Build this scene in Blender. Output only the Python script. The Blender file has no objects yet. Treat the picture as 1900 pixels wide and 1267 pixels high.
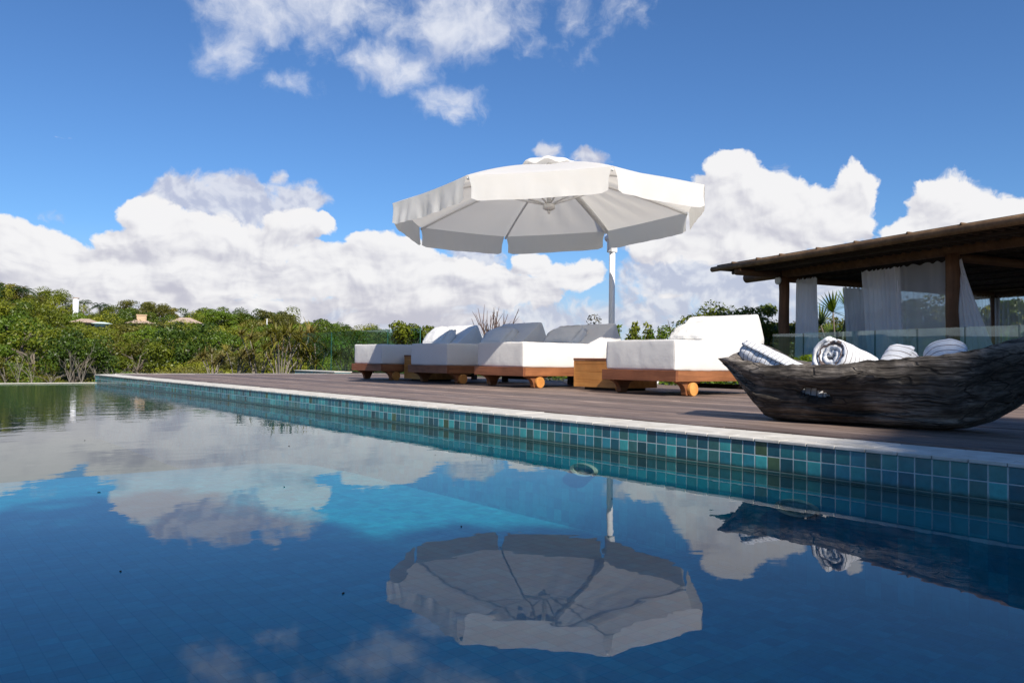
import bpy, bmesh, math, random
from mathutils import Vector, Matrix, noise
random.seed(7)
R = math.radians
sc = bpy.context.scene
col = sc.collection

# ------------------------------------------------------------------ camera
# World axes: +Y runs along the pool edge, +X into the deck, z = 0 is the water.
F_PX, PITCH, ROLL, YAW, CAM_H = 1448.3, .0247, .0128, .6882, .379
c_right = Vector((math.cos(YAW), -math.sin(YAW), 0))
c_f0 = Vector((math.sin(YAW), math.cos(YAW), 0))
c_up0 = Vector((0, 0, 1))
c_fwd = c_f0 * math.cos(PITCH) + c_up0 * math.sin(PITCH)
c_up1 = c_up0 * math.cos(PITCH) - c_f0 * math.sin(PITCH)
c_R = c_right * math.cos(ROLL) + c_up1 * math.sin(ROLL)
c_U = c_up1 * math.cos(ROLL) - c_right * math.sin(ROLL)
cam_d = bpy.data.cameras.new('camera')
cam = bpy.data.objects.new('camera', cam_d)
col.objects.link(cam)
M = Matrix((c_R, c_U, -c_fwd)).transposed().to_4x4()
M.translation = Vector((0, 0, CAM_H))
cam.matrix_world = M
cam_d.sensor_width = 36
cam_d.lens = F_PX / 1900 * 36
cam_d.clip_start = .02
cam_d.clip_end = 6000
sc.camera = cam


def ray(px, py):
    return c_fwd + c_R * (px - 950) / F_PX - c_U * (py - 633.5) / F_PX


def bearing(px):                                   # horizontal unit direction of a picture column near the horizon
    d = ray(px, 665)
    d.z = 0
    return d.normalized()


# ------------------------------------------------------------------ light
SUN_EL, SUN_AZ = R(40), R(-106)
S = Vector((math.cos(SUN_EL) * math.cos(SUN_AZ), math.cos(SUN_EL) * math.sin(SUN_AZ), math.sin(SUN_EL)))
sun_d = bpy.data.lights.new('sun', 'SUN')
sun_d.energy = 4.3
sun_d.angle = R(.53)
sun_d.color = (1, .94, .85)
sun = bpy.data.objects.new('sun', sun_d)
col.objects.link(sun)
sun.rotation_euler = S.to_track_quat('Z', 'Y').to_euler()
sun.location = S * 40

sc.view_settings.view_transform = 'Standard'
sc.view_settings.look = 'None'
sc.view_settings.exposure = 0.58
sc.view_settings.gamma = 1
sc.cycles.max_bounces = 12
sc.cycles.transparent_max_bounces = 32
sc.cycles.caustics_reflective = False
sc.cycles.caustics_refractive = False


class NT:
    """small helper to write node trees as expressions"""

    def __init__(s, tree):
        s.t = tree
        s.n = tree.nodes
        s.l = tree.links

    def new(s, typ, **kw):
        n = s.n.new(typ)
        for k, v in kw.items():
            setattr(n, k, v)
        return n

    def put(s, sock, v):
        if hasattr(v, 'is_output'):
            s.l.new(v, sock)
        elif v is not None:
            sock.default_value = v

    def math(s, op, a, b=None, c=None, clamp=False):
        n = s.new('ShaderNodeMath', operation=op, use_clamp=clamp)
        for i, v in enumerate((a, b, c)):
            if v is not None:
                s.put(n.inputs[i], v)
        return n.outputs[0]

    def vec(s, op, a, b=None, c=None, out=0):
        n = s.new('ShaderNodeVectorMath', operation=op)
        for i, v in enumerate((a, b, c)):
            if v is not None:
                s.put(n.inputs[i], v)
        return n.outputs['Value'] if op in ('DOT_PRODUCT', 'LENGTH', 'DISTANCE') else n.outputs[0]

    def noise(s, vec, scale, detail=2, rough=.5, dist=0, lac=2, col=False):
        n = s.new('ShaderNodeTexNoise')
        s.put(n.inputs['Vector'], vec)
        n.inputs['Scale'].default_value = scale
        n.inputs['Detail'].default_value = detail
        n.inputs['Roughness'].default_value = rough
        n.inputs['Lacunarity'].default_value = lac
        n.inputs['Distortion'].default_value = dist
        return n.outputs['Color' if col else 'Fac']

    def vor(s, vec, scale, feature='F1', out='Distance', smooth=None, rnd=1):
        n = s.new('ShaderNodeTexVoronoi', feature=feature)
        s.put(n.inputs['Vector'], vec)
        n.inputs['Scale'].default_value = scale
        n.inputs['Randomness'].default_value = rnd
        if smooth is not None:
            n.inputs['Smoothness'].default_value = smooth
        return n.outputs[out]

    def sstep(s, x, a, b, lo=0, hi=1):
        n = s.new('ShaderNodeMapRange', interpolation_type='SMOOTHSTEP')
        for i, v in enumerate((x, a, b, lo, hi)):
            s.put(n.inputs[i], v)
        return n.outputs[0]

    def lin(s, x, a, b, lo=0, hi=1):
        n = s.new('ShaderNodeMapRange')
        for i, v in enumerate((x, a, b, lo, hi)):
            s.put(n.inputs[i], v)
        return n.outputs[0]

    def mix(s, f, a, b, blend='MIX'):
        n = s.new('ShaderNodeMix', data_type='RGBA', blend_type=blend)
        s.put(n.inputs['Factor'], f)
        s.put(n.inputs['A'], a)
        s.put(n.inputs['B'], b)
        return n.outputs['Result']

    def ramp(s, f, stops, interp='LINEAR'):
        n = s.new('ShaderNodeValToRGB')
        r = n.color_ramp
        r.interpolation = interp
        while len(r.elements) < len(stops):
            r.elements.new(.5)
        for e, (p, c) in zip(r.elements, stops):
            e.position = p
            e.color = (*c, 1) if len(c) == 3 else c
        s.put(n.inputs[0], f)
        return n.outputs[0]

    def comb(s, x, y, z):
        n = s.new('ShaderNodeCombineXYZ')
        for i, v in enumerate((x, y, z)):
            s.put(n.inputs[i], v)
        return n.outputs[0]

    def sep(s, v):
        n = s.new('ShaderNodeSeparateXYZ')
        s.put(n.inputs[0], v)
        return n.outputs

    def scale(s, v, k):
        return s.vec('MULTIPLY', v, k)

    def fresnel(s, ior):
        # the same reflectance from both sides of a surface that does not bend the ray
        n = s.new('ShaderNodeFresnel')
        back = s.new('ShaderNodeNewGeometry').outputs['Backfacing']
        s.put(n.inputs['IOR'], s.lin(back, 0, 1, ior, 1 / ior))
        return n

    def bump(s, h, strength=.3, dist=.01):
        n = s.new('ShaderNodeBump')
        n.inputs['Strength'].default_value = strength
        n.inputs['Distance'].default_value = dist
        s.put(n.inputs['Height'], h)
        return n.outputs[0]


# ------------------------------------------------------------------ sky: Nishita air with cumulus
def sky_uv(px, py):
    d = ray(px, py).normalized()
    return math.atan2(d.dot(c_right), d.dot(c_f0)), math.asin(d.z)


CLOUDS = [  # picture column, row, half width, half height, weight
    # high broken streak
    (470, 20, 95, 60, .85), (425, 78, 55, 55, .65), (600, 15, 110, 55, .8), (590, 80, 45, 40, .5), (720, 40, 80, 40, .55),
    (850, 40, 130, 70, 1.0), (730, 120, 100, 45, .85), (920, 10, 90, 60, .6), (540, 155, 55, 26, .42), (835, 185, 75, 34, .62), (1110, 20, 110, 50, .35),
    (1070, 90, 40, 40, .2), (980, 90, 50, 30, .3), (500, -60, 240, 70, .8), (900, -80, 240, 80, .8),
    # tall cumulus beside the parasol
    (1358, 325, 52, 44, 1), (1390, 345, 40, 36, 1), (1335, 400, 85, 75, 1), (1440, 395, 100, 62, 1), (1580, 350, 38, 46, 1), (1555, 395, 58, 50, 1), (1490, 405, 78, 58, 1),
    (1375, 450, 145, 46, 1), (1240, 445, 80, 42, .7),
    # cumulus above the pavilion roof
    (1758, 368, 58, 46, 1), (1790, 390, 70, 45, 1), (1700, 428, 62, 28, 1), (1850, 412, 85, 38, 1), (1840, 465, 150, 50, 1), (2060, 430, 120, 80, .9),
    # towers in front of the left bank
    (272, 392, 34, 32, 1), (300, 425, 55, 45, 1), (390, 450, 110, 45, 1), (550, 418, 62, 38, 1), (608, 418, 28, 26, 1), (480, 455, 90, 40, 1), (230, 455, 55, 34, .95),
    (70, 468, 62, 42, 1), (0, 458, 45, 40, .9), (190, 492, 55, 36, .95), (330, 505, 250, 55, 1), (90, 525, 150, 45, 1), (715, 470, 62, 38, 1), (740, 500, 100, 40, .95), (640, 505, 130, 48, 1),
    (985, 492, 38, 26, 1), (1060, 515, 55, 30, .9), (960, 540, 100, 30, .8), (830, 520, 130, 40, .95),
    (-150, 480, 150, 70, 1), (-450, 440, 220, 110, 1),
]
BACK = [  # greyer, thinner cloud standing farther off
    (430, 372, 130, 52, 1), (322, 352, 50, 36, .9), (555, 362, 70, 30, .8), (516, 324, 18, 14, .6), (575, 330, 18, 9, .4), (375, 316, 12, 8, .35), (1095, 287, 44, 24, .8), (1020, 272, 26, 16, .6),
    (1250, 520, 120, 70, .9), (1400, 530, 170, 75, 1), (1170, 590, 120, 40, .7), (880, 478, 60, 40, 1), (1170, 440, 60, 30, .5), (95, 402, 30, 9, .3), (600, 590, 700, 60, .9), (1300, 600, 260, 45, .6),
    (330, 330, 30, 14, .5), (1440, 320, 14, 10, .3),
]


def build_sky():
    w = bpy.data.worlds.new('World')
    sc.world = w
    w.use_nodes = True
    t = NT(w.node_tree)
    w.node_tree.nodes.clear()
    out = t.new('ShaderNodeOutputWorld')
    bg = t.new('ShaderNodeBackground')
    sky = t.new('ShaderNodeTexSky', sky_type='NISHITA')
    sky.sun_disc = False
    sky.sun_elevation = SUN_EL
    sky.sun_rotation = R(196)
    sky.altitude = 10
    sky.air_density = 1.0
    sky.dust_density = .35
    sky.ozone_density = 2.2
    D = t.new('ShaderNodeTexCoord').outputs['Generated']
    dx = t.vec('DOT_PRODUCT', D, tuple(c_right))
    dy = t.vec('DOT_PRODUCT', D, tuple(c_f0))
    dz = t.sep(D)[2]
    u = t.math('ARCTAN2', dx, dy)
    v = t.math('ARCSINE', dz)
    uv = t.comb(u, v, 0)
    # billow warp
    w1 = t.vec('SUBTRACT', t.noise(uv, 11, 2, .5, col=True), (.5, .5, .5))
    w2 = t.vec('SUBTRACT', t.noise(uv, 48, 3, .55, col=True), (.5, .5, .5))
    uvw = t.vec('MULTIPLY_ADD', w1, (.055, .045, 0), uv)
    uvs = uvw
    uvw = t.vec('MULTIPLY_ADD', w2, (.016, .014, 0), uvw)

    def field(p, blobs=CLOUDS):
        cur = None
        for (px, py, a, b, wt) in blobs:
            uu, vv = sky_uv(px, py)
            a2, b2 = a * 1.14 / F_PX, b * 1.14 / F_PX
            d = t.vec('MULTIPLY_ADD', p, (1 / a2, 1 / b2, 0), (-uu / a2, -vv / b2, 0))
            q = t.vec('DOT_PRODUCT', d, d)
            f = t.math('MULTIPLY_ADD', q, -wt, wt)
            cur = f if cur is None else t.math('SMOOTH_MAX', cur, f, .2)
        return cur

    m0 = field(uvw)
    mb_ = field(uvw, BACK)
    m1 = field(t.vec('ADD', uvw, (.012, .022, 0)))
    fine = t.noise(uvw, 34, 7, .6)
    p0 = t.noise(uvs, 22, 3, .45)
    p1 = t.noise(t.vec('ADD', uvs, (.008, .016, 0)), 22, 3, .45)
    q0 = t.noise(uvs, 60, 4, .5)
    q1 = t.noise(t.vec('ADD', uvs, (.003, .006, 0)), 60, 4, .5)
    # rows of flat based cumulus towards the horizon
    sq = t.vec('MULTIPLY', uvs, (4.2, 19, 1))
    r0 = t.noise(sq, 1.9, 4, .55)
    r1 = t.noise(t.vec('ADD', sq, (.02, .26, 0)), 1.9, 4, .55)
    band = t.math('MULTIPLY', t.sstep(v, .17, .085), 1.25)
    gap = t.math('MULTIPLY', t.sstep(u, -.10, .12), .85)
    band = t.math('ADD', t.math('SUBTRACT', band, gap), t.math('MULTIPLY_ADD', r0, 3.4, -2.42))
    dens = t.math('SMOOTH_MAX', m0, band, .2)
    dens = t.math('ADD', dens, t.math('MULTIPLY_ADD', fine, 1.5, -.80))
    high = t.sstep(v, .26, .33)
    soft = t.math('MULTIPLY_ADD', high, .75, .30)
    alpha = t.sstep(dens, .0, soft)
    alpha = t.math('MULTIPLY', alpha, t.math('MULTIPLY_ADD', high, -.12, .985))
    # light comes from behind the viewer, high and to the right: upper right flanks bright, undersides grey
    low = t.sstep(v, .19, .10)
    rel = t.math('MULTIPLY', t.math('SUBTRACT', m0, m1), t.math('MULTIPLY_ADD', low, -.32, .62))
    rel = t.math('MULTIPLY_ADD', t.math('SUBTRACT', p0, p1), 1.7, rel)
    rel = t.math('MULTIPLY_ADD', t.math('SUBTRACT', q0, q1), .8, rel)
    rel = t.math('MULTIPLY_ADD', t.math('SUBTRACT', r0, r1), t.math('MULTIPLY', low, 1.7), rel)
    thick = t.sstep(dens, .2, 1.3)
    lit = t.math('ADD', t.math('MULTIPLY_ADD', thick, -.10, .70), rel)
    lit = t.math('SUBTRACT', lit, t.math('MULTIPLY', low, .06))
    lit = t.sstep(lit, -.15, 1.05)
    ccol = t.mix(lit, (.375, .375, .43, 1), (.615, .61, .615, 1))
    ccol = t.mix(high, ccol, t.mix(lit, (.36, .40, .51, 1), (.57, .585, .63, 1)))
    # air
    air = t.vec('MULTIPLY', sky.outputs[0], (.066, .066, .066))
    air = t.mix(1.0, air, (.60, .92, 1.30, 1), 'MULTIPLY')
    hz = t.sstep(v, .16, .0)
    air = t.mix(t.math('MULTIPLY', hz, .8), air, (.30, .39, .53, 1))
    up = t.sstep(v, -.02, .0)
    bd = t.math('ADD', mb_, t.math('MULTIPLY_ADD', fine, 1.7, -.95))
    ba = t.math('MULTIPLY', t.math('MULTIPLY', t.sstep(bd, .0, .55), .86), up)
    bl = t.sstep(t.math('ADD', t.math('SUBTRACT', p0, p1), t.math('SUBTRACT', q0, q1)), -.2, .22)
    air = t.mix(ba, air, t.mix(bl, (.37, .38, .455, 1), (.53, .53, .56, 1)))
    res = t.mix(t.math('MULTIPLY', alpha, up), air, ccol)
    t.put(bg.inputs[0], res)
    bg.inputs[1].default_value = 1.0
    t.l.new(bg.outputs[0], out.inputs[0])
    w.cycles.sampling_method = 'MANUAL'
    w.cycles.sample_map_resolution = 512


build_sky()


# ------------------------------------------------------------------ object helpers
def tag(o, label=None, cat=None, group=None, kind=None):
    if label: o['label'] = label
    if cat: o['category'] = cat
    if group: o['group'] = group
    if kind: o['kind'] = kind
    return o


def empty(name, loc, rz=0, **kw):
    o = bpy.data.objects.new(name, None)
    o.empty_display_size = .2
    col.objects.link(o)
    o.location = loc
    o.rotation_euler = (0, 0, rz)
    return tag(o, **kw)


class MB:
    def __init__(s):
        s.v, s.f, s.mi = [], [], []

    def add(s, vs, fs, m=0, T=None):
        n = len(s.v)
        s.v += [tuple(T @ Vector(p)) if T else tuple(p) for p in vs]
        s.f += [tuple(i + n for i in f) for f in fs]
        s.mi += [m] * len(fs)
        return s

    def box(s, a, b, m=0, T=None):
        x0, y0, z0 = a
        x1, y1, z1 = b
        vs = [(x0, y0, z0), (x1, y0, z0), (x1, y1, z0), (x0, y1, z0), (x0, y0, z1), (x1, y0, z1), (x1, y1, z1), (x0, y1, z1)]
        return s.add(vs, [(0, 3, 2, 1), (4, 5, 6, 7), (0, 1, 5, 4), (1, 2, 6, 5), (2, 3, 7, 6), (3, 0, 4, 7)], m, T)

    def tube(s, pts, rad, n=10, m=0, cap=True, T=None):
        pts = [Vector(p) for p in pts]
        if not isinstance(rad, (list, tuple)):
            rad = [rad] * len(pts)
        vs, fs = [], []
        for i, p in enumerate(pts):
            d = (pts[min(i + 1, len(pts) - 1)] - pts[max(i - 1, 0)]).normalized()
            ref = Vector((0, 0, 1)) if abs(d.z) < .9 else Vector((1, 0, 0))
            a = d.cross(ref).normalized()
            b = d.cross(a)
            for k in range(n):
                t = 2 * math.pi * k / n
                vs.append(p + (a * math.cos(t) + b * math.sin(t)) * rad[i])
        for i in range(len(pts) - 1):
            for k in range(n):
                fs.append((i * n + k, i * n + (k + 1) % n, (i + 1) * n + (k + 1) % n, (i + 1) * n + k))
        if cap:
            fs.append(tuple(range(n - 1, -1, -1)))
            fs.append(tuple((len(pts) - 1) * n + k for k in range(n)))
        return s.add(vs, fs, m, T)

    def prism(s, poly, y0, y1, m=0, T=None):       # profile in xz, extruded along y
        n = len(poly)
        vs = [(x, y0, z) for x, z in poly] + [(x, y1, z) for x, z in poly]
        fs = [tuple(range(n)), tuple(range(2 * n - 1, n - 1, -1))]
        fs += [(i, i + n, (i + 1) % n + n, (i + 1) % n) for i in range(n)]
        return s.add(vs, fs, m, T)

    def build(s, name, mats, parent=None, smooth=False, bevel=0, seg=2, loc=None, fix=True, label=None):
        me = bpy.data.meshes.new(name)
        me.from_pydata(s.v, [], s.f)
        if not isinstance(mats, (list, tuple)):
            mats = [mats]
        for m in mats:
            me.materials.append(m)
        if len(mats) > 1:
            me.polygons.foreach_set('material_index', s.mi)
        if fix:
            bm = bmesh.new()
            bm.from_mesh(me)
            bmesh.ops.recalc_face_normals(bm, faces=bm.faces)
            bm.to_mesh(me)
            bm.free()
        if smooth:
            me.polygons.foreach_set('use_smooth', [True] * len(me.polygons))
        me.update()
        o = bpy.data.objects.new(name, me)
        col.objects.link(o)
        if parent: o.parent = parent
        if loc: o.location = loc
        if bevel:
            b = o.modifiers.new('edge', 'BEVEL')
            b.width = bevel
            b.segments = seg
            b.limit_method = 'ANGLE'
            b.harden_normals = False
        if label: o['label'] = label
        return o


def nz(p, s=1.0, seed=0):
    return noise.noise(Vector((p[0] * s + seed * 7.3, p[1] * s + seed * 3.1, p[2] * s - seed * 5.7)))


def soft_block(a, b, r, n=14, puff=.0, wr=.004, seed=0, wscale=9):
    """rounded upholstery block on a dense grid; puff bulges the faces, wr wrinkles them"""
    a, b = Vector(a), Vector(b)
    c, h = (a + b) / 2, (b - a) / 2
    mb = MB()

    def ax(half, k):
        inner = half - r
        ts = [-half + r * i / 4 for i in range(4)] + [-inner + 2 * inner * i / k for i in range(k + 1)] + [inner + r * i / 4 for i in range(1, 5)]
        return ts
    vs, fs, idx = [], [], {}

    def vert(p):
        key = tuple(round(q, 5) for q in p)
        if key not in idx:
            q = Vector([max(-h[i] + r, min(h[i] - r, p[i])) for i in range(3)])
            d = Vector(p) - q
            nn = d.normalized() if d.length > 1e-9 else Vector((0, 0, 1))
            w = q + nn * r
            bul = 1
            for i in range(3):
                bul *= 1 if abs(nn[i]) > .7 else max(0, 1 - (p[i] / h[i]) ** 2)
            w = w + nn * (puff * bul + wr * nz(w + c, wscale, seed) + wr * .7 * nz(w + c, wscale * 2.6, seed + 2))
            idx[key] = len(vs)
            vs.append(tuple(w + c))
        return idx[key]
    k = [max(2, int(n * h[i] / max(h))) for i in range(3)]
    A = [ax(h[i], k[i]) for i in range(3)]
    for d in range(3):
        e, g = (d + 1) % 3, (d + 2) % 3
        for sgn in (-1, 1):
            for i in range(len(A[e]) - 1):
                for j in range(len(A[g]) - 1):
                    q = []
                    for (ii, jj) in ((i, j), (i + 1, j), (i + 1, j + 1), (i, j + 1)):
                        p = [0, 0, 0]
                        p[d] = sgn * h[d]
                        p[e] = A[e][ii]
                        p[g] = A[g][jj]
                        q.append(vert(p))
                    if len(set(q)) >= 3:
                        fs.append(tuple(q if sgn > 0 else q[::-1]))
    return mb.add(vs, fs)


# ------------------------------------------------------------------ materials
def mat(name):
    m = bpy.data.materials.new(name)
    m.use_nodes = True
    t = NT(m.node_tree)
    p = m.node_tree.nodes['Principled BSDF']
    return m, t, p


def tc(t, k='Object'):
    return t.new('ShaderNodeTexCoord').outputs[k]


def pos(t):
    return t.new('ShaderNodeNewGeometry').outputs['Position']


def simple(name, c, rough=.6, var=.15, scale=8, bump=.1, metal=0, spec=.5):
    m, t, p = mat(name)
    P = tc(t)
    n = t.noise(P, scale, 5, .6)
    k = t.lin(n, .25, .75, 1 - var, 1 + var)
    c4 = (*c, 1)
    mx = t.vec('SCALE', c4[:3], None)
    nd = mx.node
    t.put(nd.inputs['Scale'], k)
    t.put(p.inputs['Base Color'], mx)
    p.inputs['Roughness'].default_value = rough
    p.inputs['Metallic'].default_value = metal
    p.inputs['Specular IOR Level'].default_value = spec
    if bump:
        t.put(p.inputs['Normal'], t.bump(t.noise(P, scale * 6, 4, .6), bump, .01))
    return m


def tile_mat(name, plane, pitch, off, stops, grout, gw, rough=.12, gcol=(.62, .70, .68), bump=True, var=.35):
    """square glass mosaic; plane = which two axes carry the grid"""
    m, t, p = mat(name)
    s = t.sep(pos(t))
    a, b = s['XYZ'.index(plane[0])], s['XYZ'.index(plane[1])]
    wob = t.noise(pos(t), 60, 2, .5)
    ua = t.math('MULTIPLY_ADD', a, 1 / pitch, off[0])
    ub = t.math('MULTIPLY_ADD', b, 1 / pitch, off[1])
    ia, ib = t.math('FLOOR', ua), t.math('FLOOR', ub)
    wn = t.new('ShaderNodeTexWhiteNoise', noise_dimensions='3D')
    t.put(wn.inputs['Vector'], t.comb(ia, ib, 3.7))
    tint = t.ramp(wn.outputs['Value'], stops, 'CONSTANT')
    wn2 = t.new('ShaderNodeTexWhiteNoise', noise_dimensions='3D')
    t.put(wn2.inputs['Vector'], t.comb(ib, ia, 9.1))
    tint = t.mix(1, tint, t.ramp(wn2.outputs['Value'], [(0, (1 - var * .8,) * 3), (1, (1 + var * .6,) * 3)]), 'MULTIPLY')
    cloud = t.noise(pos(t), 38, 4, .6)
    tint = t.mix(1, tint, t.ramp(cloud, [(.3, (.8, .82, .8)), (.7, (1.15, 1.12, 1.1))]), 'MULTIPLY')

    if bump:                                # mineral film just above the waterline
        film = t.math('MULTIPLY_ADD', t.noise(pos(t), 26, 3, .6), .016, b)
        tint = t.mix(t.sstep(film, .030, .012, 0, .85), tint, (.020, .055, .040, 1))

    def edge(x):
        f = t.math('ABSOLUTE', t.math('SUBTRACT', t.math('FRACT', x), .5))
        return f
    e = t.math('MAXIMUM', edge(ua), edge(ub))
    e = t.math('MULTIPLY_ADD', wob, .02, t.math('SUBTRACT', e, .01))
    g = t.sstep(e, .5 - gw * 1.15, .5 - gw * .75)
    gn = t.noise(pos(t), 90, 3, .6)
    gc = t.mix(gn, (*[c * .6 for c in gcol], 1), (*gcol, 1))
    if bump:
        gc = t.mix(t.sstep(film, .034, .014, 0, .8), gc, (.07, .13, .09, 1))
    t.put(p.inputs['Base Color'], t.mix(t.math('MULTIPLY', g, grout), tint, gc))
    t.put(p.inputs['Roughness'], t.lin(g, 0, 1, rough, .8))
    if bump:
        h = t.math('ADD', t.sstep(e, .5 - gw * 2.2, .5 - gw * .8, 1, 0), t.math('MULTIPLY', t.noise(pos(t), 30, 2), .15))
        wn3 = t.vec('SUBTRACT', wn.outputs['Color'], (.5, .5, .5))
        t.put(p.inputs['Normal'], t.bump(h, .5, .003))
    return m


TEAL = [(0, (.022, .17, .19)), (.2, (.03, .23, .25)), (.42, (.018, .12, .16)), (.56, (.045, .30, .30)), (.72, (.028, .20, .25)),
        (.85, (.045, .16, .155)), (.945, (.06, .11, .055)), (.958, (.014, .08, .10))]
DEEP = [(0, (.003, .225, .27)), (.25, (.004, .25, .285)), (.5, (.003, .20, .25)), (.7, (.005, .27, .30)), (.9, (.003, .21, .245))]


def wood_mat(name, dark, light, axis=0, grain=40, rough=.5, var=.3, per=None, bump=.25, spec=.4, coat=0):
    m, t, p = mat(name)
    P = tc(t)
    oi = t.new('ShaderNodeObjectInfo')
    P = t.vec('ADD', P, t.vec('MULTIPLY', t.comb(oi.outputs['Random'], oi.outputs['Random'], oi.outputs['Random']), (13, 7, 5)))
    k = [1, 1, 1]
    k[axis] = .07
    Q = t.vec('MULTIPLY', P, tuple(k))
    n1 = t.noise(Q, grain, 5, .65, .6)
    n2 = t.noise(Q, grain * .25, 3, .5, .4)
    f = t.math('ADD', t.math('MULTIPLY', n1, .55), t.math('MULTIPLY', n2, .5))
    c = t.ramp(f, [(.32, dark), (.55, tuple((a + b) / 2 for a, b in zip(dark, light))), (.72, light)])
    blotch = t.noise(P, 3.5, 3, .6)
    c = t.mix(1, c, t.ramp(blotch, [(.3, (1 - var,) * 3), (.7, (1 + var * .6,) * 3)]), 'MULTIPLY')
    t.put(p.inputs['Base Color'], c)
    t.put(p.inputs['Roughness'], t.lin(n1, .3, .7, rough + .15, rough - .1))
    p.inputs['Specular IOR Level'].default_value = spec
    p.inputs['Coat Weight'].default_value = coat
    t.put(p.inputs['Normal'], t.bump(n1, bump, .004))
    return m


def fabric_mat(name, c=(.80, .79, .77), trans=.0, wr=.25, scale=6, weave=420):
    m, t, p = mat(name)
    P = tc(t)
    big = t.noise(P, scale, 4, .55, .4)
    fine = t.noise(P, weave, 2, .5)
    t.put(p.inputs['Base Color'], t.mix(big, (*[x * .95 for x in c], 1), (*[min(.86, x * 1.04) for x in c], 1)))
    p.inputs['Roughness'].default_value = .9
    p.inputs['Specular IOR Level'].default_value = .15
    p.inputs['Sheen Weight'].default_value = .15
    h = t.math('ADD', big, t.math('MULTIPLY', fine, .05))
    nrm = t.bump(h, wr, .03)
    t.put(p.inputs['Normal'], nrm)
    if trans:
        tr = t.new('ShaderNodeBsdfTranslucent')
        tr.inputs[0].default_value = (min(.95, c[0] * 1.05), c[1] * .99, c[2] * .90, 1)
        mx = t.new('ShaderNodeMixShader')
        mx.inputs[0].default_value = trans
        t.l.new(p.outputs[0], mx.inputs[1])
        t.l.new(tr.outputs[0], mx.inputs[2])
        t.l.new(mx.outputs[0], t.n['Material Output'].inputs[0])
    return m


def glass_mat(name, tint=(.84, .95, .93)):
    m, t, p = mat(name)
    t.n.remove(p)
    tr = t.new('ShaderNodeBsdfTransparent')
    tr.inputs[0].default_value = (*tint, 1)
    gl = t.new('ShaderNodeBsdfGlossy')
    gl.inputs['Roughness'].default_value = .01
    fr = t.fresnel(1.95)
    mx = t.new('ShaderNodeMixShader')
    t.l.new(fr.outputs[0], mx.inputs[0])
    t.l.new(tr.outputs[0], mx.inputs[1])
    t.l.new(gl.outputs[0], mx.inputs[2])
    t.l.new(mx.outputs[0], t.n['Material Output'].inputs[0])
    return m


def leaf_mat(name, stops, trans=.35, rough=.45, pscale=2.0):
    m, t, p = mat(name)
    oi = t.new('ShaderNodeObjectInfo')
    P = tc(t)
    n = t.noise(P, pscale, 3, .6)
    n2 = t.noise(P, pscale * 9, 2, .6)
    f = t.math('ADD', t.math('MULTIPLY', n, .55), t.math('ADD', t.math('MULTIPLY', n2, .45), t.math('MULTIPLY_ADD', oi.outputs['Random'], .3, -.15)))
    c = t.ramp(f, stops)
    t.put(p.inputs['Base Color'], c)
    p.inputs['Roughness'].default_value = rough
    p.inputs['Specular IOR Level'].default_value = .35
    tr = t.new('ShaderNodeBsdfTranslucent')
    t.put(tr.inputs[0], t.mix(1, c, (1.25, 1.3, .6, 1), 'MULTIPLY'))
    mx = t.new('ShaderNodeMixShader')
    mx.inputs[0].default_value = trans
    t.l.new(p.outputs[0], mx.inputs[1])
    t.l.new(tr.outputs[0], mx.inputs[2])
    t.l.new(mx.outputs[0], t.n['Material Output'].inputs[0])
    return m


M_tile = tile_mat('glass_mosaic', 'YZ', .05, (0, -.0557 / .05 + 10), TEAL, .95, .036)
M_floor = tile_mat('pool_floor_mosaic', 'XY', .05, (0, 0), DEEP, .16, .03, gcol=(.008, .22, .28), bump=False, rough=.5, var=.14)
M_wallin = tile_mat('pool_side_mosaic', 'YZ', .05, (0, -.0557 / .05 + 10), DEEP, .22, .03, gcol=(.008, .22, .28), bump=False, rough=.5, var=.14)
M_cream = fabric_mat('white_upholstery', (.70, .672, .63), 0, .16, 7)
M_canopy = fabric_mat('parasol_canvas', (.92, .885, .83), .42, .15, 5)
M_pillow = fabric_mat('pillow_linen', (.71, .69, .655), 0, .4, 9)
M_paint = simple('white_metal_paint', (.78, .78, .78), .35, .03, 5, 0)
M_frame = wood_mat('red_hardwood', (.13, .040, .017), (.36, .135, .058), 1, 30, .5, .35)
M_frame_x = wood_mat('red_hardwood_long', (.16, .055, .02), (.42, .17, .07), 0, 30, .5, .3)
M_table = wood_mat('honey_hardwood', (.42, .155, .032), (.70, .34, .095), 1, 26, .45, .3)
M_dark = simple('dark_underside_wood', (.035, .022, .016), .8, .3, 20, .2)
M_log = wood_mat('pavilion_log', (.10, .045, .022), (.24, .115, .055), 2, 22, .7, .3)
M_log_x = wood_mat('pavilion_beam', (.075, .036, .018), (.19, .092, .042), 1, 22, .7, .3)
M_eave = wood_mat('weathered_eave_log', (.11, .06, .03), (.26, .155, .075), 1, 22, .75, .3)
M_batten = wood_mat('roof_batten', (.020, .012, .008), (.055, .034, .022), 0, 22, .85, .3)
M_glass = glass_mat('balustrade_glass', (.64, .83, .84))


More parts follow.
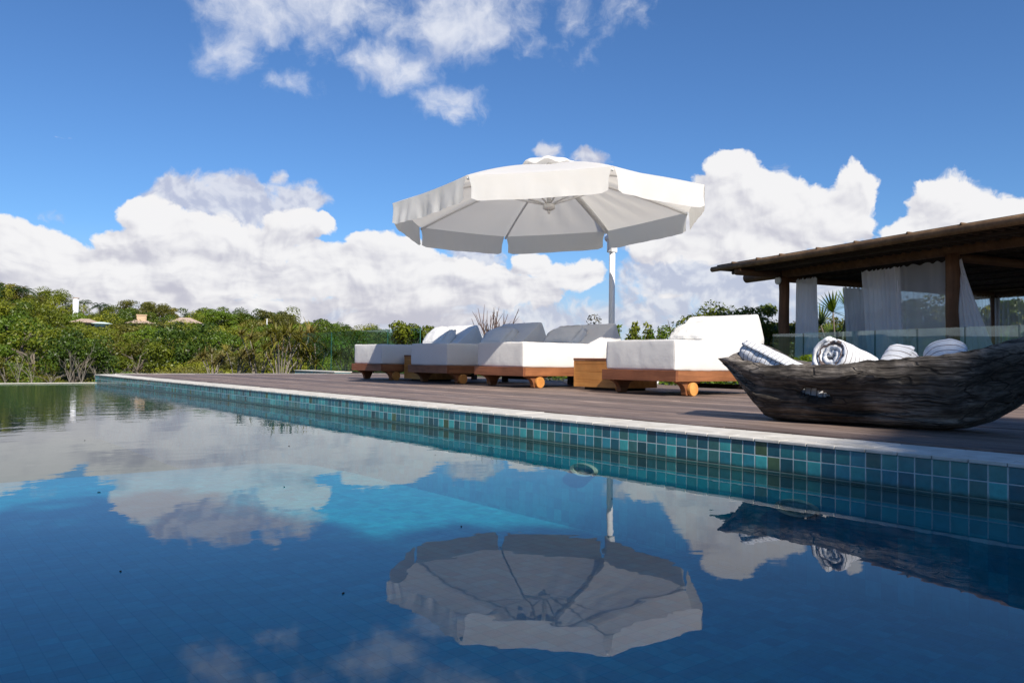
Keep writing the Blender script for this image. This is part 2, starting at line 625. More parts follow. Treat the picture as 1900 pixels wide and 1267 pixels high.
def deck_mat():
    m, t, p = mat('weathered_deck')
    P = pos(t)
    s = t.sep(P)
    bi = t.math('FLOOR', t.math('MULTIPLY_ADD', s[0], 1 / .098, .5))
    wn = t.new('ShaderNodeTexWhiteNoise', noise_dimensions='1D')
    t.put(wn.inputs['W'], bi)
    Q = t.comb(t.math('MULTIPLY_ADD', wn.outputs[0], 9.1, s[0]), t.math('MULTIPLY', s[1], .045), 0)
    n1 = t.noise(Q, 60, 5, .7, .4)
    n2 = t.noise(Q, 18, 4, .6)
    f = t.math('ADD', t.math('MULTIPLY', n1, .6), t.math('MULTIPLY', n2, .4))
    c = t.ramp(f, [(.30, (.075, .054, .043)), (.5, (.180, .134, .110)), (.68, (.37, .30, .255))])
    c = t.mix(1, c, t.ramp(wn.outputs[0], [(0, (.60, .60, .63)), (1, (1.45, 1.38, 1.32))]), 'MULTIPLY')
    stain = t.noise(P, 2.3, 4, .65)
    c = t.mix(1, c, t.ramp(stain, [(.3, (.8, .8, .82)), (.7, (1.15, 1.12, 1.1))]), 'MULTIPLY')
    t.put(p.inputs['Base Color'], c)
    p.inputs['Roughness'].default_value = .62
    p.inputs['Specular IOR Level'].default_value = .3
    t.put(p.inputs['Normal'], t.bump(n1, .4, .004))
    return m


def stone_mat():
    m, t, p = mat('pale_coping_stone')
    P = pos(t)
    n = t.noise(P, 14, 5, .65)
    n2 = t.noise(P, 120, 3, .7)
    c = t.ramp(n, [(.3, (.47, .43, .36)), (.55, (.59, .55, .48)), (.75, (.67, .63, .56))])
    pits = t.sstep(n2, .62, .74)
    c = t.mix(t.math('MULTIPLY', pits, .45), c, (.30, .27, .22, 1))
    t.put(p.inputs['Base Color'], c)
    p.inputs['Roughness'].default_value = .8
    t.put(p.inputs['Normal'], t.bump(t.math('SUBTRACT', n, t.math('MULTIPLY', pits, .5)), .35, .004))
    return m


def water_mat():
    m, t, p = mat('pool_water')
    t.n.remove(p)
    P = pos(t)
    s = t.sep(P)
    far = t.sstep(s[1], 1.2, 9.0)
    Q = t.vec('MULTIPLY', P, (1.0, 1.35, 1))
    a = t.noise(Q, 2.2, 2, .45)
    b = t.noise(Q, 9.5, 2, .5)
    h = t.math('ADD', t.math('MULTIPLY', a, t.lin(far, 0, 1, .0010, .0017)), t.math('MULTIPLY', b, t.math('MULTIPLY_ADD', t.math('MULTIPLY', far, far), .0011, .00018)))
    bp = t.new('ShaderNodeBump')
    bp.inputs['Strength'].default_value = 1
    bp.inputs['Distance'].default_value = 1
    t.put(bp.inputs['Height'], h)
    tr = t.new('ShaderNodeBsdfTransparent')
    tr.inputs[0].default_value = (1, 1, 1, 1)
    gl = t.new('ShaderNodeBsdfGlossy')
    gl.inputs['Roughness'].default_value = 0
    fr = t.fresnel(1.333)
    for n in (gl, fr):
        t.put(n.inputs['Normal'], bp.outputs[0])
    mx = t.new('ShaderNodeMixShader')
    t.l.new(fr.outputs[0], mx.inputs[0])
    t.l.new(tr.outputs[0], mx.inputs[1])
    t.l.new(gl.outputs[0], mx.inputs[2])
    t.l.new(mx.outputs[0], t.n['Material Output'].inputs[0])
    ab = t.new('ShaderNodeVolumeAbsorption')
    ab.inputs['Color'].default_value = (.03, .78, .89, 1)
    ab.inputs['Density'].default_value = .62
    t.l.new(ab.outputs[0], t.n['Material Output'].inputs['Volume'])
    return m


def ground_mat():
    m, t, p = mat('hill_earth')
    P = pos(t)
    n = t.noise(P, .4, 5, .6)
    c = t.ramp(n, [(.3, (.022, .030, .010)), (.5, (.05, .055, .02)), (.7, (.11, .085, .045))])
    t.put(p.inputs['Base Color'], c)
    p.inputs['Roughness'].default_value = .95
    return m


M_deck, M_stone, M_water, M_ground = deck_mat(), stone_mat(), water_mat(), ground_mat()

# ------------------------------------------------------------------ pool, coping, deck
XP, YF, ZD = 2.4407, 12.03, .1224          # pool wall, far edge, deck level
XB = 7.1                                    # rear edge of the deck
YN = -3.2

mb = MB()                                   # body of water, closed so that it can absorb
mb.box((-14, -9, -1.25), (XP + .05, YF + .05, 0))
tag(mb.build('water', M_water), kind='structure')
FL = -.36
mb = MB()
ease = [(4.6 + 6.6 * i / 12, FL - .80 * (i / 12) ** 2 * (3 - 2 * i / 12)) for i in range(13)]
prof = [(-9.2, FL)] + ease + [(YF + .03, FL - .80), (YF + .03, -1.3), (-9.2, -1.3)]
npf = len(prof)
mb.add([(-14.2, y_, z_) for y_, z_ in prof] + [(XP + .03, y_, z_) for y_, z_ in prof],
       [(i, (i + 1) % npf, (i + 1) % npf + npf, i + npf) for i in range(npf)] + [tuple(range(npf - 1, -1, -1)), tuple(range(npf, 2 * npf))])
tag(mb.build('pool_floor', M_floor), kind='structure')
mb = MB()                                   # blue mosaic below the waterline band
mb.box((XP, -9, -1.3), (XP + .12, YF + .1, -.0465))
tag(mb.build('pool_side', M_wallin), kind='structure')
mb = MB()  # sunlit end wall, colour darkened so the surface reflection dominates
mb.box((-14, YF - .010, -1.3), (XP - .001, YF + .10, -.031))
tag(mb.build('pool_end', simple('dimmed_end_mosaic', (.006, .05, .045), .4, .2, 30, 0)), kind='structure')
mb = MB()                                   # tiled side of the pool under the coping
mb.box((XP, -9, -.046), (XP + .12, YF + .1, .1035), 0)
tag(mb.build('pool_wall', M_tile), kind='structure')
mb = MB()                                   # far overflow edge
mb.box((-14, YF - .012, -.03), (XP, YF + .10, .004), 0)
tag(mb.build('overflow_edge', M_stone), kind='structure')

mb = MB()                                   # two courses of stone slabs
y = YN
rng = random.Random(3)
while y < YF + .1:
    dz = rng.uniform(-.0008, .0008)
    mb.box((XP - .006, y + .001, .1040), (XP + .058, min(y + .0985, YF + .1), .1150 + dz))
    y += .1
y = YN
while y < YF + .1:
    dz = rng.uniform(-.001, .001)
    L = .2
    mb.box((XP + .060, y + .001, .085), (XP + .250, min(y + L - .0015, YF + .1), .1165 + dz))
    y += L
tag(mb.build('pool_coping', M_stone, bevel=.002, seg=2), kind='structure')

mb = MB()                                   # planks
x = XP + .2556
k = 0
while x < XB:
    y = YN - rng.uniform(0, 2)
    while y < YF + .06:
        L = rng.uniform(2.2, 3.8)
        y1 = min(y + L, YF + .06)
        dz = rng.uniform(-.0012, .0012)
        mb.box((x + .002, y + .0015, ZD - .03), (x + .096, y1 - .0015, ZD + dz))
        y += L
    x += .098
deck = mb.build('deck', M_deck, bevel=.0025, seg=1)
tag(deck, kind='structure')
mb = MB()
mb.box((XP + .12, YN, -.3), (XB, YF + .05, ZD - .032))
mb.box((XP + .12, YN, ZD - .032), (XP + .2556, YF + .05, .084))
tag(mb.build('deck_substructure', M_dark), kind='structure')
mb = MB()
mb.box((XP + .25, YF + .064, -.2), (XB, YF + .11, ZD + .003))
tag(mb.build('deck_edging', M_stone, bevel=.003), kind='structure')

# round underwater lamps on the pool wall
M_ring = simple('cream_plastic_ring', (.26, .27, .21), .4, .05, 10, 0)
M_lens = simple('lamp_lens', (.25, .30, .25), .25, .3, 60, .3)


def pool_light(y, z, label):
    o = empty('pool_light', (XP, y, z), label=label, cat='pool light', group='round lights set in the pool wall')
    mb = MB()
    n = 36
    for r0, r1, d0, d1 in ((.080, .075, .0, .02), (.075, .060, .02, .016), (.060, .058, .016, .006)):
        vs = [(-d0, r0 * math.cos(2 * math.pi * i / n), .36 * r0 * math.sin(2 * math.pi * i / n)) for i in range(n)]
        vs += [(-d1, r1 * math.cos(2 * math.pi * i / n), .36 * r1 * math.sin(2 * math.pi * i / n)) for i in range(n)]
        mb.add(vs, [(i, (i + 1) % n, (i + 1) % n + n, i + n) for i in range(n)])
    mb.build('rim', M_ring, o, True)
    mb = MB()
    vs = [(-.012, 0, 0)] + [(-.006, .058 * math.cos(2 * math.pi * i / n), .021 * math.sin(2 * math.pi * i / n)) for i in range(n)]
    mb.add(vs, [(0, i + 1, (i + 1) % n + 1) for i in range(n)])
    mb.build('lens', M_lens, o, True)


pool_light(2.452, -.095, 'oval looking pale rimmed light under water below the parasol pole reflection')
pool_light(1.433, -.106, 'oval looking dim light under water below the dark hollowed log')

# flecks floating on the water
rk = random.Random(77)
M_fleck = simple('dead_leaf', (.035, .026, .014), .8, .3, 60, 0)
for (fx, fy) in [(-.15, 1.9), (.5, 2.4), (.95, 2.2), (.2, 3.4), (.75, 3.9), (1.4, 3.2), (.35, 1.5), (1.05, 1.45), (1.75, 2.6), (-.1, 2.9), (1.3, 5.0), (.9, 5.6), (1.6, 1.5), (.6, 1.15), (1.95, 4.3), (.1, 4.6)]:
    L, W, a = rk.uniform(.002, .005), rk.uniform(.0012, .002), rk.uniform(0, 6.28)
    mb = MB()
    pts = [(-L, 0), (-L * .4, W), (L * .4, W * .9), (L, 0), (L * .3, -W), (-L * .5, -W * .8)]
    mb.add([(x_, y_, .0012 + .0012 * abs(y_) / W) for x_, y_ in pts] + [(x_, y_, .0004) for x_, y_ in pts], [(0, 1, 2, 3, 4, 5), (11, 10, 9, 8, 7, 6)] + [(i, (i + 1) % 6, (i + 1) % 6 + 6, i + 6) for i in range(6)])
    fo = mb.build('fallen_leaf', M_fleck, loc=(fx, fy, 0))
    fo.rotation_euler = (0, 0, a)
    tag(fo, 'tiny dark leaf fleck floating on the still pool water', 'leaf', 'leaf flecks floating on the pool')

# low tiled wall of a second pool past the far end of the deck
o = empty('spa_wall', (6.1, 12.5, 0), label='low teal tiled wall with pale coping beyond the far deck edge', cat='low wall')
mb = MB()
mb.box((0, -.36, -.3), (.3, 1.25, .142))
mb.build('tiled_side', M_tile, o)
mb = MB()
mb.box((-.012, -.37, .1425), (.32, 1.262, .158))
mb.build('coping', M_stone, o, bevel=.003)

# ------------------------------------------------------------------ loungers
XF = 4.72


def lounger(yr, w, hinge, top, label):
    """yr = right hand side (smaller Y), hinge / top = backrest foot and crest measured from the foot end"""
    seed = yr
    o = empty('sun_lounger', (XF, yr, ZD), label=label, cat='sun lounger', group='wheeled daybeds in a row on the deck')
    xe = top[0] + .16
    # frame boards, butt jointed
    z0, z1 = .112, .197
    for xa in (0, xe - .028):
        MB().box((xa, 0, z0), (xa + .028, w, z1)).build('end_board', M_frame, o, bevel=.003)
    for ya in (0, w - .028):
        MB().box((.0285, ya, z0 + .001), (xe - .0285, ya + .028, z1 - .001)).build('side_rail', M_frame_x, o, bevel=.003)
    mb = MB()
    for i in range(9):
        xx = .05 + (xe - .12) * i / 8
        mb.box((xx, .03, z1 - .03), (xx + .07, w - .03, z1 - .012))
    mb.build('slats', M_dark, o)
    # seat mattress
    in_ = .028
    sm = soft_block((.022, in_, z1 + .001), (hinge + .035, w - in_, .436), .015, 24, .006, .0035, seed, 7)
    # sag the lower piping a little outwards
    sm.build('mattress', M_cream, o, True)
    # backrest: deep wedge cushion
    hx, hz = hinge, .425
    tx, tz = top
    prof = [(hx + .04, z1 + .002), (hx, hz), (tx, tz), (tx + .10, tz - .215), (tx + .03, z1 + .002)]
    mb = MB()
    ny = 22
    ring = []
    # densify profile with rounded corners
    P = []
    for i in range(len(prof)):
        a, b, c = Vector(prof[i - 1]), Vector(prof[i]), Vector(prof[(i + 1) % len(prof)])
        rr = .03
        d1, d2 = (a - b), (c - b)
        p1, p2 = b + d1.normalized() * rr, b + d2.normalized() * rr
        for q in range(5):
            tt = q / 4
            P.append(p1 * (1 - tt) ** 2 + b * 2 * tt * (1 - tt) + p2 * tt ** 2)
        for q in range(1, 6):
            P.append(p2.lerp(c - (c - b).normalized() * rr, q / 6))
    n = len(P)
    cen = sum(P, Vector((0, 0))) / n
    ys = [in_ + .0, in_ + .006, in_ + .018, in_ + .04] + [in_ + .04 + (w - 2 * in_ - .08) * i / ny for i in range(1, ny)] + [w - in_ - .04, w - in_ - .018, w - in_ - .006, w - in_]
    sc_ = [.955, .985, .997, 1] + [1] * (ny - 1) + [1, .997, .985, .955]
    vs, fs = [], []
    for j, yy in enumerate(ys):
        f = (yy - in_) / (w - 2 * in_)
        bul = .010 * (1 - (2 * f - 1) ** 2)
        for q in P:
            d = (q - cen)
            p = cen + d * (sc_[j] + bul)
            k = .006 * nz((p.x, yy, p.y), 8, seed) + .004 * nz((p.x, yy, p.y), 21, seed + 1)
            p = p + d.normalized() * k
            vs.append((p.x, yy, p.y))
    for j in range(len(ys) - 1):
        for i in range(n):
            fs.append((j * n + i, j * n + (i + 1) % n, (j + 1) * n + (i + 1) % n, (j + 1) * n + i))
    for j, rev in ((0, 1), (len(ys) - 1, 0)):
        c = len(vs)
        vs.append((cen.x, ys[j] + (-.006 if rev else .006), cen.y))
        for i in range(n):
            fs.append((j * n + i, j * n + (i + 1) % n, c))
    mb.add(vs, fs)
    mb.build('backrest', M_cream, o, True)
    # scooped foot brackets with log wheels on their outer side
    for side in (0, 1):
        y0 = (-.005 if side == 0 else w - .075)
        mb = MB()
        pr = [(.06, z0)]
        for i in range(7):
            a = math.pi / 2 * i / 6
            pr.append((.07 + .085 * math.sin(a), z0 - .012 - .088 * (1 - math.cos(a))))
        pr += [(.165, .004), (.225, .004), (.245, .045)]
        for i in range(1, 6):
            a = math.pi / 2 * i / 5
            pr.append((.25 + .08 * (1 - math.cos(a)), .05 + .05 * math.sin(a)))
        pr += [(.335, z0)]
        mb.prism(pr, y0 + (.03 if side == 0 else 0), y0 + (.08 if side == 0 else .05))
        br = mb.build('leg', M_frame_x, o, bevel=.003)
        mb = MB()
        ya, yb = (y0 - .002, y0 + .028) if side == 0 else (y0 + .052, y0 + .082)
        mb.tube([(.215, ya, .0535), (.215, yb, .0535)], .053, 28)
        mb.build('wheel', M_table, br, bevel=.004)
    for side in (0, 1):
        y0 = .05 if side == 0 else w - .11
        mb = MB()
        mb.box((xe - .2, y0, .0), (xe - .14, y0 + .06, z0))
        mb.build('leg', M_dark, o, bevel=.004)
    mb = MB()
    mb.box((xe - .19, .115, .035), (xe - .15, w - .115, .075))
    mb.build('stretcher', M_dark, o, bevel=.003)
    return o


def pillow(loc, ang, wy, h, th, label, seed, rx=0):
    o = soft_block((-th / 2, -wy / 2, 0), (th / 2, wy / 2, h), th * .32, 16, .026, .010, seed, 11)
    ob = o.build('pillow', M_pillow, None, True)
    ob.location = loc
    ob.rotation_euler = (rx, ang, 0)
    tag(ob, label, 'pillow', 'pillows leaning on the daybed backrests')


lounger(3.78, .775, .80, (1.135, .690), 'white daybed nearest the hollowed log, fully in sun')
lounger(5.57, .765, .93, (1.285, .668), 'white daybed beside the tall wooden side table, backrest in the parasol shade')
lounger(6.82, .775, .99, (1.365, .722), 'white daybed wholly in parasol shade, third from the hollowed log')
lounger(8.20, .735, 1.06, (1.46, .732), 'white daybed at the far end of the row, shade crossing its foot')
pillow((XF + .80, 4.29, .545), R(52), .42, .24, .12, 'white pillow on the sunlit daybed nearest the log', 1)
pillow((XF + .90, 6.06, .545), R(50), .44, .26, .12, 'grey shaded pillow on the daybed by the tall side table', 2)
pillow((XF + .98, 7.30, .545), R(48), .44, .28, .13, 'shaded pillow on the daybed third from the log', 3)
pillow((XF + 1.02, 8.62, .545), R(40), .46, .30, .14, 'white pillow lit along its top on the farthest daybed', 4)


def side_table(x, y0, y1, h, dx, label):
    o = empty('side_table', (x, y0, ZD), label=label, cat='side table', group='wooden box tables between the daybeds')
    L = y1 - y0
    mb = MB()
    mb.box((.045, .10, 0), (dx - .045, L - .10, .025))
    mb.build('plinth', M_dark, o)
    mb = MB()
    zz = [.025, .095, .165, .235, h - .02]
    for a, b in zip(zz, zz[1:]):
        mb.box((.0, .0165, a + .0006), (.02, L - .0165, b - .0006))
    mb.build('front_panel', M_table, o, bevel=.0015)
    mb = MB()
    mb.box((-.001, 0, .025), (dx, .016, h - .0205))
    mb.box((-.001, L - .016, .025), (dx, L, h - .0205))
    mb.box((dx - .02, .0165, .025), (dx - .001, L - .0165, h - .0205))
    mb.build('side_panel', M_table, o, bevel=.002)
    mb = MB()
    mb.box((-.004, -.004, h - .02), (dx + .004, L + .004, h))
    mb.build('table_top', M_frame, o, bevel=.003)


side_table(5.10, 4.70, 5.285, .29, .5, 'honey coloured wooden box table beside the sunlit nearest daybed')
side_table(5.02, 7.72, 8.16, .31, .5, 'wooden box table between the two farthest daybeds')
side_table(6.35, 9.55, 9.95, .43, .4, 'small orange wooden table behind the farthest daybed')

# ------------------------------------------------------------------ cantilever parasol
def parasol():
    C = Vector((5.181, 5.75, 0))
    rim = [Vector(p) for p in ([3.746, 6.35, 1.838], [3.742, 5.16, 1.894], [4.581, 4.315, 1.954], [5.772, 4.31, 1.983], [6.616, 5.149, 1.964],
                               [6.621, 6.34, 1.908], [5.782, 7.185, 1.848], [4.591, 7.189, 1.819])]
    o = empty('cantilever_parasol', (6.80, 6.41, ZD), label='large white octagonal parasol on a bent white side pole over the daybeds', cat='parasol')
    L0 = Vector((6.80, 6.41, ZD))
    rim = [p - L0 for p in rim]
    c0 = C - L0
    apex = Vector((c0.x, c0.y, 2.335 - ZD))
    nu, nr = 14, 14
    vent_r = .16
    # canopy panels
    mb = MB()
    for k in range(8):
        a, b = rim[k], rim[(k + 1) % 8]
        vs, fs = [], []
        for i in range(nr + 1):
            s = vent_r + (1 - vent_r) * i / nr
            for j in range(nu + 1):
                t = j / nu
                p = apex.lerp(a.lerp(b, t), s)
                edge = 4 * t * (1 - t)
                p.z -= .05 * edge * s * (1 - s) * 1.2 + .009 * edge * s
                rise = .07 * s * (1 - s) * 2
                p.z += rise
                p.z += .007 * nz((p.x * 1.0, p.y, k), 5, k) * edge * (1 - s ** 6)
                # tension folds from the back corners
                if k in (4, 5):
                    p.z += .016 * math.sin(24 * (t - .5) + 7 * s) * edge * s * (1 - s ** 5)
                mid = (a + b) / 2
                inw = (Vector((c0.x, c0.y, mid.z)) - mid).normalized()
                p += inw * .014 * edge * s ** 3
                vs.append(tuple(p))
        for i in range(nr):
            for j in range(nu):
                q = i * (nu + 1) + j
                fs.append((q, q + 1, q + nu + 2, q + nu + 1))
        mb.add(vs, fs)
    cp = mb.build('canopy', M_canopy, o, True, fix=False)
    bm = bmesh.new()
    bm.from_mesh(cp.data)
    bmesh.ops.remove_doubles(bm, verts=bm.verts, dist=.0008)
    bmesh.ops.recalc_face_normals(bm, faces=bm.faces)
    bm.to_mesh(cp.data)
    bm.free()
    # vent cap
    mb = MB()
    vs, fs = [], []
    n = 48
    rings = [(.0, .075), (.06, .072), (.14, .055), (.21, .03), (.245, .002), (.25, -.012)]
    for r, dz in rings:
        for i in range(n):
            t = 2 * math.pi * i / n
            rip = .018 * math.cos(8 * t + .4) * (r / .25) ** 2 + .006 * math.sin(5 * t)
            vs.append((apex.x + r * math.cos(t) * 1.15, apex.y + r * math.sin(t) * 1.15, apex.z - .015 + dz + rip * (r / .25)))
    for j in range(len(rings) - 1):
        for i in range(n):
            fs.append((j * n + i, j * n + (i + 1) % n, (j + 1) * n + (i + 1) % n, (j + 1) * n + i))
    mb.add(vs, fs)
    vc = mb.build('vent_cap', M_canopy, o, True)
    # hanging valance, one flap per side
    drop = .212
    for k in range(8):
        a, b = rim[k], rim[(k + 1) % 8]
        mid = (a + b) / 2
        inw = (Vector((c0.x, c0.y, mid.z)) - mid).normalized()
        d = (b - a)
        mb = MB()
        nh, nw = 8, 44
        vs, fs = [], []
        rk = random.Random(50 + k)
        ph, tl, sw = rk.uniform(0, 6), rk.uniform(.0, .05), rk.uniform(-.02, .05)
        if k == 0: sw = .015
        for i in range(nh + 1):
            h = i / nh
            for j in range(nw + 1):
                t = j / nw
                gapa = .010 + .022 * min(1, h * 2.2)
                tt = gapa + (1 - 2 * gapa) * t
                p = a + d * tt
                e = 4 * tt * (1 - tt)
                p.z -= .009 * e + drop * h * (1 - .10 * math.exp(-((t) / .03) ** 2) * (h > .9) - .10 * math.exp(-((1 - t) / .03) ** 2) * (h > .9))
                fold = (.012 * nz((tt * 5, k, h * .7), 1.0, k) + .007 * nz((tt * 16, k, h), 1.0, k + 4) + .003 * nz((tt * 40, k, h), 1.0, k + 7)) * h
                if k == 0: fold *= 3.0
                p += inw * (.014 * e + fold - sw * h * (1 - .5 * e)) 
                p.z += .006 * nz((tt * 8, k, 3), 1.0, k) * h
                vs.append(tuple(p))
        for i in range(nh):
            for j in range(nw):
                q = i * (nw + 1) + j
                fs.append((q, q + 1, q + nw + 2, q + nw + 1))
        mb.add(vs, fs)
        va = mb.build('valance', M_canopy, o, True)
    # ribs and struts to the runner hub
    hub = Vector((apex.x, apex.y, 1.915 - ZD))
    for k in range(8):
        a = rim[k]
        tip = a + Vector((0, 0, -.012))
        root = apex + Vector((0, 0, -.06))
        pts = []
        for i in range(7):
            s = .06 + .93 * i / 6
            p = root.lerp(tip, s)
            p.z += .07 * s * (1 - s) * 2 - .018
            pts.append(p)
        mb = MB()
        mb.tube(pts, .0125, 8)
        rb = mb.build('rib', M_paint, o, True)
        mb = MB()
        mb.tube([hub + Vector((0, 0, .01)), pts[2].lerp(pts[3], .3)], .009, 8)
        mb.build('strut', M_paint, rb, True)
    mb = MB()
    mb.tube([hub + Vector((0, 0, -.035)), hub + Vector((0, 0, -.02)), hub + Vector((0, 0, .02))], [.04, .062, .062], 16)
    mb.tube([hub + Vector((0, 0, -.07)), hub + Vector((0, 0, -.035))], [.012, .02], 10)
    mb.tube([hub + Vector((0, 0, .02)), apex + Vector((0, 0, .02))], .022, 12)
    mb.build('hub', M_paint, o, True)
    # pole, joint, arm
    zj = 1.80 - ZD
    mb = MB()
    mb.tube([(0, 0, .02), (0, 0, zj + .02)], .036, 24)
    mb.build('pole', M_paint, o, True)
    mb = MB()
    armdir = (apex + Vector((0, 0, -.05)) - Vector((0, 0, zj + .09)))
    A0 = Vector((0, 0, zj + .085))
    A1 = A0 + armdir * .30
    A2 = apex + Vector((.02, .01, -.075))
    mb.tube([A0 + armdir.normalized() * -.02, A1, A1.lerp(A2, .5) + Vector((0, 0, .035)), A2], [.034, .032, .030, .026], 16)
    mb.build('arm', M_paint, o, True)
    mb = MB()
    mb.box((-.05, -.045, zj - .12), (.045, .045, zj + .06))
    mb.tube([(-.06, -.075, zj + .06), (.0, .075, zj + .06)], .05, 18)
    j = mb.build('joint', M_paint, o, bevel=.01)
    mb = MB()
    mb.tube([(-.05, -.05, zj + .03), (-.075, -.10, zj + .03)], .012, 8)
    mb.tube([(-.075, -.10, zj + .03), (-.085, -.115, zj + .035)], .022, 10)
    mb.build('knob', M_ring, j, True)
    mb = MB()
    mb.box((-.4, -.4, 0), (.4, .4, .045))
    mb.tube([(0, 0, .04), (0, 0, .16)], .055, 20)
    mb.build('base', M_paint, o, bevel=.01)


parasol()


# ------------------------------------------------------------------ hollowed log with towels
def trough_mat():
    m, t, p = mat('charred_driftwood')
    P = tc(t)
    Q = t.vec('MULTIPLY', P, (.55, 7, 7))
    wv = t.noise(P, 4, 3, .5, col=True)
    Q = t.vec('MULTIPLY_ADD', t.vec('SUBTRACT', wv, (.5, .5, .5)), (.05, .35, .35), Q)
    n1 = t.noise(Q, 7, 8, .7, .3)
    n2 = t.noise(Q, 22, 5, .7)
    crack = t.vor(t.vec('MULTIPLY', Q, (.35, 1, 1)), 4.5, 'DISTANCE_TO_EDGE')
    cr = t.sstep(crack, .0, .045)
    f = t.math('ADD', t.math('MULTIPLY', n1, .6), t.math('MULTIPLY', n2, .4))
    c = t.ramp(f, [(.30, (.022, .018, .015)), (.45, (.12, .10, .082)), (.58, (.36, .31, .26)), (.76, (.58, .51, .44))])
    burn = t.noise(P, 2.6, 4, .6)
    c = t.mix(t.sstep(burn, .45, .66), c, t.mix(1, c, (.22, .21, .20, 1), 'MULTIPLY'))
    c = t.mix(t.math('MULTIPLY_ADD', cr, .65, .35), (.006, .005, .005, 1), c)
    t.put(p.inputs['Base Color'], c)
    p.inputs['Roughness'].default_value = .75
    p.inputs['Specular IOR Level'].default_value = .35
    h = t.math('ADD', t.math('MULTIPLY', n1, .7), t.math('ADD', t.math('MULTIPLY', n2, .35), t.math('MULTIPLY', cr, .35)))
    t.put(p.inputs['Normal'], t.bump(h, 1.0, .02))
    return m


M_trough = trough_mat()


def curve(tab, x):
    if x <= tab[0][0]: return tab[0][1]
    for (a, fa), (b, fb) in zip(tab, tab[1:]):
        if x <= b:
            u = (x - a) / (b - a)
            return fa + (fb - fa) * u
    return tab[-1][1]


TROUGH_A = Vector((.13, -.9915, 0))            # from the left tip towards the right
TROUGH_B = Vector((.9915, .13, 0))             # towards the back
TROUGH_O = Vector((3.24, 2.235, 0))


